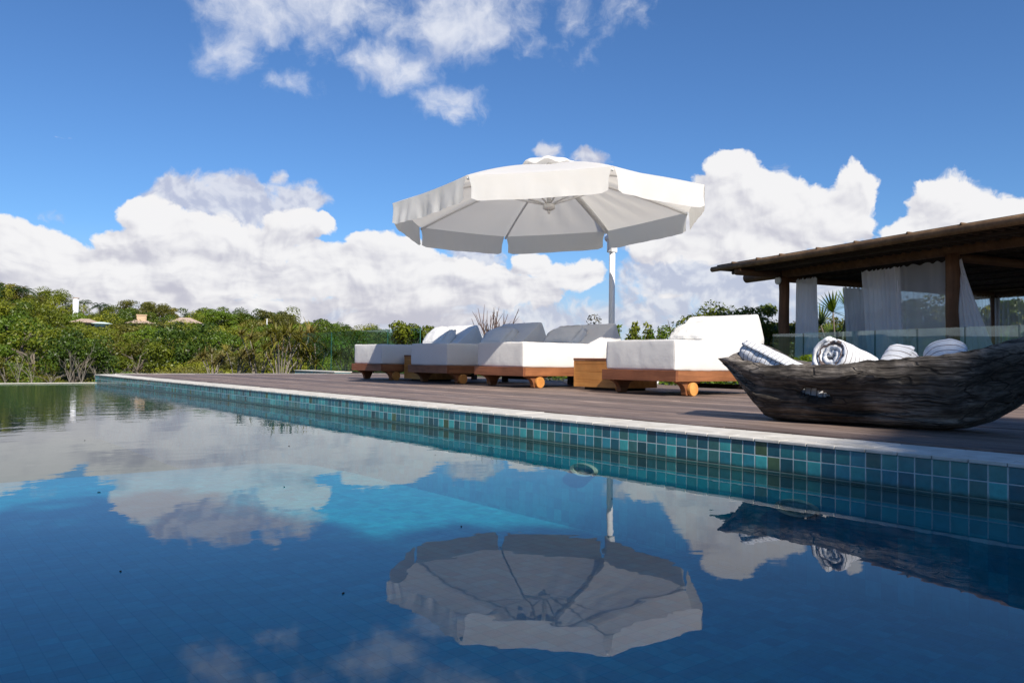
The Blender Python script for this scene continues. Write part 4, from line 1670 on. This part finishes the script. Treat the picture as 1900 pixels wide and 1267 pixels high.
# big crowns that shape the skyline
for i, (px, rr, ytop, k, s) in enumerate([(92, 107, 553, 2, 1.1), (64, 107, 562, 3, 1.0), (4, 104, 553, 0, 1.1), (252, 105, 567, 5, 1.05), (300, 103, 577, 7, 1.1), (372, 97, 586, 2, 1.2), (402, 99, 578, 0, 1.45),
                                          (438, 100, 577, 1, 1.45), (500, 98, 582, 0, 1.4), (527, 100, 580, 3, 1.35), (560, 99, 598, 4, 1.1), (604, 98, 597, 6, 1.0), (208, 106, 577, 2, .8)]):
    d = bearing(px)
    x, y = d.x * rr, d.y * rr
    hy = 669.3 + .0128 * (px - 950)
    z = .379 + (hy - ytop) / F_PX * rr - KINDS[k][1] * s * .97
    tree(x, y, k, s, i * 1.1, ['rounded tree crown right of the leftmost palm', 'small crown just right of the leftmost palm', 'dark crown at the left picture edge on the skyline', 'olive tree standing behind the chimney house',
                               'flat topped olive tree behind the long low house', 'green crown just right of the long low house', 'large dark dome of a tree right of the houses', 'tallest dark dome in the middle of the ridge',
                               'big dark crown beside the thin white pole', 'high bright crown right of the thin white pole', 'low spreading crown on the sinking ridge', 'yellow green crown above the glass end', 'green crown right of the ridge palms'][i], 'big crowns along the ridge', z=z)

# undergrowth that fills the valley side
vs, fs = [], []
rk = random.Random(5)
for i in range(11000):
    px = rk.uniform(-120, 1100)
    rr = 15 + 90 * rk.random() ** 1.3
    d = bearing(px)
    x, y = d.x * rr, d.y * rr
    if (x < 8.6 and y < 13.5) or (px > 540 and rr < 26):
        continue
    z = ground_z(x, y)
    for j in range(10):
        q = Vector((rk.gauss(0, .6), rk.gauss(0, .6), abs(rk.gauss(0, .6)))) * (1 if rr > 24 else .6)
        nrm = (q + Vector((rk.gauss(0, .4), rk.gauss(0, .4), .6))).normalized()
        leaf_quad(vs, fs, Vector((x, y, z)) + q, nrm, rk.uniform(.10, .22) * (1 if rr > 45 else .5), .55, rk)
u_ = bpy.data.objects.new('undergrowth', to_mesh('undergrowth', vs, fs, GREENS['olive']))
col.objects.link(u_)
tag(u_, kind='stuff')


def bare_shrub(x, y, z, H, spread, n, m, label, seed, r0=.012, group=None):
    rk = random.Random(seed)
    mb = MB()
    for i in range(n):
        a = rk.uniform(0, 6.28)
        sp = spread * rk.uniform(.2, 1)
        e = Vector((math.cos(a) * sp, math.sin(a) * sp, H * rk.uniform(.6, 1)))
        p = [Vector((0, 0, -.1)), e * .33 + Vector((rk.gauss(0, .04), rk.gauss(0, .04), .05)) * H, e * .7 + Vector((rk.gauss(0, .03), rk.gauss(0, .03), .03)) * H, e]
        mb.tube(p, [r0, r0 * .8, r0 * .5, r0 * .2], 5, cap=False)
        for q in range(3):
            b = p[1].lerp(p[3], rk.uniform(.1, .8))
            f = b + (e * .3 + Vector((rk.gauss(0, .25), rk.gauss(0, .25), .15)) * H * .5) * rk.uniform(.4, .8)
            mb.tube([b, (b + f) / 2 + Vector((0, 0, .02 * H)), f], [r0 * .5, r0 * .35, r0 * .12], 4, cap=False)
    o = mb.build('bare_shrub', m, None, False, loc=(x, y, z), fix=False)
    return tag(o, label, 'shrub', group)


def polar(px, r):
    d = bearing(px)
    return d.x * r, d.y * r


# dry pale snags near the water's edge
for i, (px, r, H, lab) in enumerate([(12, 23, 1.9, 'pale dead branches at the left edge of the far waterline'), (130, 30, 2.4, 'pale forked dead trunk in the middle of the left hillside'),
                                     (152, 24, 2.0, 'tall pale snag just above the far waterline'), (215, 25, 1.4, 'tangle of grey twigs over the corner of the deck'),
                                     (345, 24, 1.2, 'grey twiggy shrub above the far deck edge'), (60, 26, 1.5, 'leaning dead stems left of the tall snag'),
                                     (270, 27, 1.3, 'dry brown twigs between the two grey shrubs'), (95, 23, 1.2, 'low grey stems right of the leaning dead stems'), (180, 23, 1.3, 'thin dry stems left of the pool corner'),
                                     (305, 25, 1.1, 'low dry twigs right of the brown twigs'), (410, 24, 1.1, 'grey stick tangle left of the strap leaved plants'), (35, 27, 2.2, 'tall bare stems near the left edge'), (240, 33, 2.0, 'half bare pale shrub up the slope')]):
    x, y = polar(px, r)
    bare_shrub(x, y, .379 - (33 / F_PX) * r - .12, H * ((.20, .42, .46, .26, .18, .30, .22, .17, .33, .15, .24, .36, .40)[i % 13]), .5, 4 + i % 4, M_snag, lab, 30 + i, .006, 'bare dry shrubs below the hill')


def blade(mb, base, d, L, w, droop, n=6, m=0):
    d = d.normalized()
    side = d.cross(Vector((0, 0, 1)))
    if side.length < .05: side = Vector((1, 0, 0))
    side.normalize()
    vs, fs = [], []
    for i in range(n + 1):
        t = i / n
        p = base + d * L * t + Vector((0, 0, -droop * L * t * t))
        ww = w * (1 - t) ** .6 * (.5 + min(.5, t * 3))
        vs += [p - side * ww, p + side * ww]
    for i in range(n):
        fs.append((2 * i, 2 * i + 1, 2 * i + 3, 2 * i + 2))
    mb.add(vs, fs, m)


def spiky(px, r, H, n, label, seed, key='straw'):
    """branching stems with tufts of strap leaves"""
    rk = random.Random(seed)
    x, y = polar(px, r)
    z = -.22
    o = empty('screw_pine', (x, y, z), 0, label=label, cat='plant', group='tufted strap leaved plants by the deck corner')
    st, lf = MB(), MB()
    for i in range(n):
        a = rk.uniform(0, 6.28)
        e = Vector((math.cos(a) * H * .4 * rk.uniform(.3, 1), math.sin(a) * H * .4 * rk.uniform(.3, 1), H * rk.uniform(.45, .95)))
        st.tube([(0, 0, -.2), e * .5 + Vector((0, 0, .05 * H)), e], [.016, .012, .009], 6)
        for j in range(30):
            b = rk.uniform(0, 6.28)
            el = rk.uniform(-.1, 1.3)
            d = Vector((math.cos(b) * math.cos(el), math.sin(b) * math.cos(el), math.sin(el)))
            blade(lf, e, d, H * rk.uniform(.26, .46), .017, rk.uniform(.15, .7))
    st.build('stem', M_snag, o, False, fix=False)
    lf.build('leaves', GREENS[key], o, False, fix=False)


for i, (px, r, H, n, key) in enumerate([(480, 17.5, 1.15, 9, 'straw'), (520, 16.6, 1.2, 9, 'olive'), (548, 17.6, 1.25, 9, 'straw'), (590, 16.8, 1.0, 8, 'olive'), (440, 18.5, .8, 8, 'olive'), (640, 17.2, .95, 8, 'olive'), (395, 19, .8, 8, 'straw')]):
    spiky(px, r, H, n, ['tall straw coloured strap leaved plant left of the low tiled wall', 'olive strap leaved clump in the middle of the plants by the low tiled wall',
                        'yellowish branching strap leaved plant right beside the glass end', 'strap leaved clump seen through the left glass panel', 'low olive tuft beyond the deck corner',
                        'strap leaved clump behind the glass near the farthest daybed', 'leftmost yellow tuft above the deck corner'][i], 60 + i, key)


def frond_palm(x, y, z, H, L, n, label, seed, name='coconut_palm'):
    rk = random.Random(seed)
    o = empty(name, (x, y, z), 0, label=label, cat='palm tree', group='palms on the far ridge')
    mb = MB()
    mb.tube([(0, 0, -.3), (.1 * H * .3, 0, H * .5), (.1 * H * .5, 0, H)], [.12, .09, .08], 8)
    mb.build('trunk', M_bark, o, True)
    c = Vector((.05 * H, 0, H))
    mb = MB()
    for i in range(n):
        a = 2 * math.pi * i / n + rk.uniform(-.2, .2)
        el = rk.uniform(.1, 1.2)
        d = Vector((math.cos(a) * math.cos(el), math.sin(a) * math.cos(el), math.sin(el)))
        side = d.cross(Vector((0, 0, 1))).normalized()
        for q in range(16):
            t = .12 + .88 * q / 15
            p = c + d * L * t + Vector((0, 0, -.75 * L * t * t))
            for sg in (-1, 1):
                blade(mb, p, side * sg + d * .6 + Vector((0, 0, -.5)), L * .30 * (1.15 - t * .7), .035, .4, 2)
    mb.build('fronds', GREENS['palm'], o, False, fix=False)


for i, (px, r, H, L, lab) in enumerate([(36, 100, 2.4, 1.7, 'tall palm on the skyline at the left'), (152, 104, 2.0, 1.5, 'palm beside the white chimney tower on the ridge'), (182, 104, 1.7, 1.5, 'drooping palm right of the white tower'), (128, 104, 1.8, 1.2, 'small palm left of the white tower')]):
    x, y = polar(px, r)
    hy = 669.3 + .0128 * (px - 950)
    topz = .379 + (hy - {36: 556, 152: 574, 182: 578, 128: 580}[px]) / F_PX * r
    frond_palm(x, y, topz - H, H, L, 13, lab, 80 + i)

# houses on the hill
M_roof = simple('clay_roof_tiles', (.42, .31, .235), .85, .2, 6, .4)
M_wallw = simple('ochre_house_wall', (.55, .38, .24), .9, .1, 4, .1)
M_wallg = simple('pale_green_wall', (.60, .70, .62), .9, .1, 4, .1)
M_win = simple('dark_window', (.03, .035, .04), .2, .1, 4, 0)


def house(px, r, ytop, w, d, h, rh, label, wall, chimney=None, rot=0, name='house', roof=M_roof):
    x, y = polar(px, r)
    hy = 669.3 + .0128 * (px - 950)
    zt = .379 + (hy - ytop) / F_PX * r
    base = zt - rh - h
    b = bearing(px)
    o = empty(name, (x, y, base), math.atan2(-b.x, b.y) + rot, label=label, cat='house', group='houses among the trees on the hill')
    mb = MB()
    mb.box((-w / 2, 0, -1), (w / 2, d, h))
    wl = mb.build('wall', wall, o)
    ov = .35
    mb = MB()
    e = .06
    vs = [(-w / 2 - ov, -ov, h), (w / 2 + ov, -ov, h), (w / 2 + ov, d + ov, h), (-w / 2 - ov, d + ov, h), (-w * .18, d / 2, h + rh), (w * .18, d / 2, h + rh)]
    mb.add(vs, [(0, 1, 5, 4), (1, 2, 5), (2, 3, 4, 5), (3, 0, 4), (3, 2, 1, 0)])
    rf = mb.build('roof', roof, o)
    if chimney:
        mb = MB()
        cx_, cw, ch = chimney
        mb.box((cx_ - cw / 2, d / 2 - cw / 3, h + rh * .3), (cx_ + cw / 2, d / 2 + cw / 3, h + rh + ch))
        mb.box((cx_ - cw / 2 - .06, d / 2 - cw / 3 - .06, h + rh + ch), (cx_ + cw / 2 + .06, d / 2 + cw / 3 + .06, h + rh + ch + .1))
        mb.build('chimney', wall, rf)
    for i in range(3):
        mb = MB()
        xx = -w * .3 + i * w * .3
        mb.box((xx - .3, -.02, h * .3), (xx + .3, .03, h * .8))
        mb.build('window', M_win, o)
    return o


house(258, 92, 599, 2.3, 2.2, 1.2, .45, 'tile roofed house with a broad square chimney among the trees', M_wallw, (.15, .95, .45))
house(342, 92, 594, 2.9, 2.6, 1.2, .65, 'long low tile roofed house at the right of the chimney house', M_wallw)
house(156, 84, 599, 2.0, 2.2, .8, .4, 'flat looking tiled roof house below the white tower', M_wallw)
house(187, 83, 604, 1.2, 1.8, 1.2, .2, 'pale green house peeping out right of the lowest tiled roof', M_wallg, roof=M_wallg)
o = empty('water_tower', (*polar(138, 100), 0), 0, label='white round tower on the hill ridge at the left', cat='tower')
hy = 669.3 + .0128 * (138 - 950)
zt = .379 + (hy - 566) / F_PX * 100
o.location.z = zt - 4
mb = MB()
mb.tube([(0, 0, 0), (0, 0, 3.9)], .30, 20)
mb.build('shaft', M_paint, o, True)
mb = MB()
mb.tube([(0, 0, 3.9), (0, 0, 4.0)], .34, 20)
mb.build('cap', M_roof, o)
o = empty('lamp_pole', (*polar(494, 90), 0), 0, label='thin white pole standing in the hillside trees', cat='pole')
zt = .379 + (663.5 - 596) / F_PX * 90
o.location.z = zt - 3
mb = MB()
mb.tube([(0, 0, 0), (0, 0, 3)], [.07, .05], 8)
mb.build('shaft', M_paint, o, True)
mb = MB()
mb.tube([(0, 0, 3), (0, 0, 3.08)], .08, 8)
mb.build('cap', M_paint, o)

# near planting --------------------------------------------------------------
def bush(x, y, z, H, Rw, bl, lv, size, key, label, seed, flat=.8, group=None, low=.1, asp=.5, cat='bush', stem=True, name='leafy_bush'):
    o = empty(name, (x, y, z), 0, label=label, cat=cat, group=group)
    cv, cf = crown_mesh(seed, H, Rw, bl, lv, size, flat, low, asp)
    c = bpy.data.objects.new('crown', to_mesh('crown', cv, cf, GREENS[key]))
    col.objects.link(c)
    c.parent = o
    lm = limbs_mesh(seed + 1, H, Rw, 9, .02, .9)
    s = bpy.data.objects.new('stem', to_mesh('stem', lm.v, lm.f, M_bark))
    col.objects.link(s)
    s.parent = o
    return o


def at(px, D):                               # a point at depth D along a picture column, on the ground
    d = ray(px, 672)
    return d.x * D, d.y * D


NB = 'bushes behind the daybeds'
for i, (px, D, ytop, Rw, bl, lv, sz, key, lab) in enumerate([
        (762, 13.5, 594, .50, 16, 2600, .075, 'mid', 'leafy green bush behind the glass left of the daybed backrests'),
        (800, 14.5, 608, .34, 10, 900, .07, 'lime', 'small yellow green bush beside the leafy one behind the glass'),
        (1030, 12.5, 612, .30, 8, 500, .06, 'mid', 'small leafy shoot between the two shaded backrests'),
        (1100, 12.5, 588, .42, 10, 520, .06, 'dusty', 'thin grey leafed shrub behind the parasol pole'),
        (1268, 11.2, 580, .42, 14, 2400, .055, 'deep', 'dark leafy shrub left of the big rounded bush'),
        (1335, 11.6, 562, .80, 26, 5200, .06, 'mid', 'big rounded glossy bush behind the nearest backrest'),
        (1420, 11.8, 566, .55, 18, 3600, .06, 'deep', 'dark bush touching the first pavilion post'),
        (1245, 10.2, 614, .36, 12, 1800, .05, 'lime', 'low bright shrub under the dark leafy one')]):
    x, y = at(px, D)
    hy = 669.3 + .0128 * (px - 950)
    H = .379 + (hy - ytop) / F_PX * D
    bush(x, y, 0, H, Rw, bl, lv, sz, key, lab, 300 + i * 3, group=NB, low=.05)


def upright(px, D, ytop, label, seed, key='mid', n=9):
    """several erect leafy shoots"""
    rk = random.Random(seed)
    x, y = at(px, D)
    hy = 669.3 + .0128 * (px - 950)
    H = .379 + (hy - ytop) / F_PX * D
    o = empty('upright_shrub', (x, y, 0), 0, label=label, cat='shrub', group='upright shrubs behind the daybeds')
    st, vs, fs = MB(), [], []
    for i in range(n):
        a = rk.uniform(0, 6.28)
        e = Vector((math.cos(a) * .22 * rk.random(), math.sin(a) * .22 * rk.random(), H * rk.uniform(.72, 1)))
        b = Vector((e.x * .4, e.y * .4, .1))
        st.tube([b, e], [.008, .003], 5)
        for j in range(90):
            t = rk.uniform(.3, 1.02)
            p = b.lerp(e, t)
            q = rk.uniform(0, 6.28)
            d = Vector((math.cos(q), math.sin(q), rk.uniform(.3, 1.2))).normalized()
            leaf_quad(vs, fs, p + d * .035, (d + Vector((rk.gauss(0, .6), rk.gauss(0, .6), rk.gauss(0, .6)))).normalized(), rk.uniform(.05, .085), .42, rk)
    st.build('stem', M_bark, o, False, fix=False)
    c = bpy.data.objects.new('leaves', to_mesh('leaves', vs, fs, GREENS[key]))
    col.objects.link(c)
    c.parent = o


upright(1168, 11.0, 596, 'tall upright shrub just right of the parasol pole', 91)
upright(1196, 11.2, 600, 'upright shrub second from the parasol pole', 92)
upright(1216, 10.8, 605, 'short upright shrub third from the parasol pole', 93, 'lime')
upright(1146, 11.3, 602, 'upright shrub half hidden behind the shaded backrest', 94, 'lime', 7)

x, y = at(918, 12.6)
bare_shrub(x, y, .1, 1.16, .50, 26, M_dead, 'leafless reddish shrub fanning up behind the shaded daybeds', 71, .017)
x, y = at(842, 13.0)
bare_shrub(x, y, .1, .86, .25, 6, M_dead, 'few bare twigs behind the farthest backrest', 72, .008)

# clipped low hedge along the rear of the deck
hvs, hfs = [], []
rk = random.Random(21)


def hedge(p0, p1, wid, h0, h1, n, key, label, seed, size=.05):
    rk = random.Random(seed)
    vs, fs = [], []
    p0, p1 = Vector(p0), Vector(p1)
    d = p1 - p0
    nn = Vector((-d.y, d.x)).normalized()
    st = MB()
    for i in range(n):
        t = rk.random()
        w = rk.uniform(-1, 1)
        q = p0 + d * t + nn * w * wid
        top = h0 + (h1 - h0) * (.5 + .5 * nz((q.x * 3, q.y * 3, 0), 1, seed))
        top *= (1 - .25 * w * w)
        z = top * (1 - .5 * rk.random() ** 2)
        leaf_quad(vs, fs, Vector((q.x, q.y, z)), Vector((rk.gauss(0, .6), rk.gauss(0, .6), 1)).normalized(), size * rk.uniform(.7, 1.3), .5, rk)
    for i in range(n // 60):
        t = rk.random()
        q = p0 + d * t + nn * rk.uniform(-.8, .8) * wid
        st.tube([(q.x, q.y, 0), (q.x + rk.gauss(0, .03), q.y + rk.gauss(0, .03), h0 * .8)], .006, 5)
    o = empty('low_hedge', (0, 0, 0), 0, label=label, cat='hedge', group='low hedges behind the deck')
    c = bpy.data.objects.new('leaves', to_mesh('leaves', vs, fs, GREENS[key]))
    col.objects.link(c)
    c.parent = o
    st.build('stem', M_bark, o, False, fix=False)


hedge((7.45, 3.5), (7.45, 8.3), .28, .17, .32, 5200, 'lime', 'low bright green hedge seen beneath the daybeds', 1)
hedge((8.02, 4.3), (8.32, 5.35), .16, .42, .56, 1600, 'lime', 'taller bright green hedge by the first pavilion post', 2, .055)

# fan palm inside the pavilion
def fan_palm():
    o = empty('fan_palm', (*polar(1553, 14.2), 0), 0, label='dark fan leaved palm seen between the curtains of the pavilion', cat='palm')
    rk = random.Random(8)
    st, lf = MB(), MB()
    for i, (dx, H, tilt, az) in enumerate([(.12, 1.38, .35, 0), (-.1, 1.05, .6, 2.4), (.05, .85, .7, 1.0), (-.12, 1.25, .3, 3.6), (.14, 1.0, .8, 5.2)]):
        e = Vector((math.cos(az) * .22 + dx, math.sin(az) * .22, H))
        st.tube([(0, 0, 0), e * .6 + Vector((0, 0, .1)), e], [.025, .018, .012], 6)
        face = (c_f0 * -1 + Vector((rk.gauss(0, .25), rk.gauss(0, .25), rk.gauss(0, .2)))).normalized()
        up = Vector((math.cos(az) * tilt, math.sin(az) * tilt, 1)).normalized()
        sd = up.cross(face).normalized()
        for k in range(23):
            a = -2.0 + 4.0 * k / 22
            d = up * math.cos(a) + sd * math.sin(a)
            blade(lf, e, d, .40, .030, .06, 4)
    st.build('stem', M_bark, o, True)
    lf.build('fronds', GREENS['deep'], o, False, fix=False)


fan_palm()

# trees behind the pavilion
for i, (px, r, ytop, k) in enumerate([(1478, 19, 602, 5), (1535, 22, 618, 0), (1590, 20, 592, 1), (1650, 19, 580, 0), (1715, 21, 566, 1), (1785, 19, 572, 3), (1850, 21, 575, 1), (1930, 19, 560, 0)]):
    x, y = polar(px, r)
    hy = 669.3 + .0128 * (px - 950)
    H = .379 + (hy - ytop) / F_PX * r * .86 + .35
    sc__ = H / KINDS[k][1]
    tree(x, y, k, sc__ * 1.15, i * 1.3, ['pale olive tree left of the bunched curtain', 'mid green tree behind the fan palm', 'dark tree between the two gathered curtains', 'broad tree seen through the left of the thin stretched curtain',
                                  'tree seen through the right of the thin stretched curtain', 'bright tree right of the thick post', 'dark tree behind the blowing curtain', 'tree at the right picture edge behind the pavilion'][i],
         'trees behind the pavilion', z=-.1, stretch=.87)

# tall trees behind the camera: they throw the shade over the near water, the coping and the log
def shade_tree(x, y, z0, H, Rw, lv, label, seed):
    o = empty('garden_tree', (x, y, 0), 0, label=label, cat='tree', group='garden trees behind the viewer')
    cv, cf = crown_mesh(seed, H - z0, Rw, 34, lv, .22, .8, .1, .6)
    c = bpy.data.objects.new('crown', to_mesh('crown', [Vector(v) + Vector((0, 0, z0)) for v in cv], cf, GREENS['mid']))
    col.objects.link(c)
    c.parent = o
    lm = limbs_mesh(seed + 1, H, Rw, 9, .16, .9)
    s = bpy.data.objects.new('trunk', to_mesh('trunk', lm.v, lm.f, M_bark))
    col.objects.link(s)
    s.parent = o


T = 9.0
hd = Vector((S.x, S.y, 0)).normalized()
for i, (sx, sy, Rw) in enumerate([(3.0, -1.85, 2.0), (1.3, -1.25, 2.05), (-.8, .7, 2.2), (-3.4, 3.2, 2.8), (6.6, -3.0, 1.6)]):
    cx_, cy_ = sx + hd.x * T, sy + hd.y * T
    zc = T * math.tan(SUN_EL) + .12
    shade_tree(cx_, cy_, zc - Rw * 1.0, zc + Rw * 1.0, Rw, 15000, ['tall tree behind the viewer nearest the deck', 'round tree behind the viewer between the two tallest', 'wide tree behind the viewer over the pool end', 'tree behind the viewer on the lawn side', 'slim tree behind the viewer by the house'][i], 400 + i * 5)
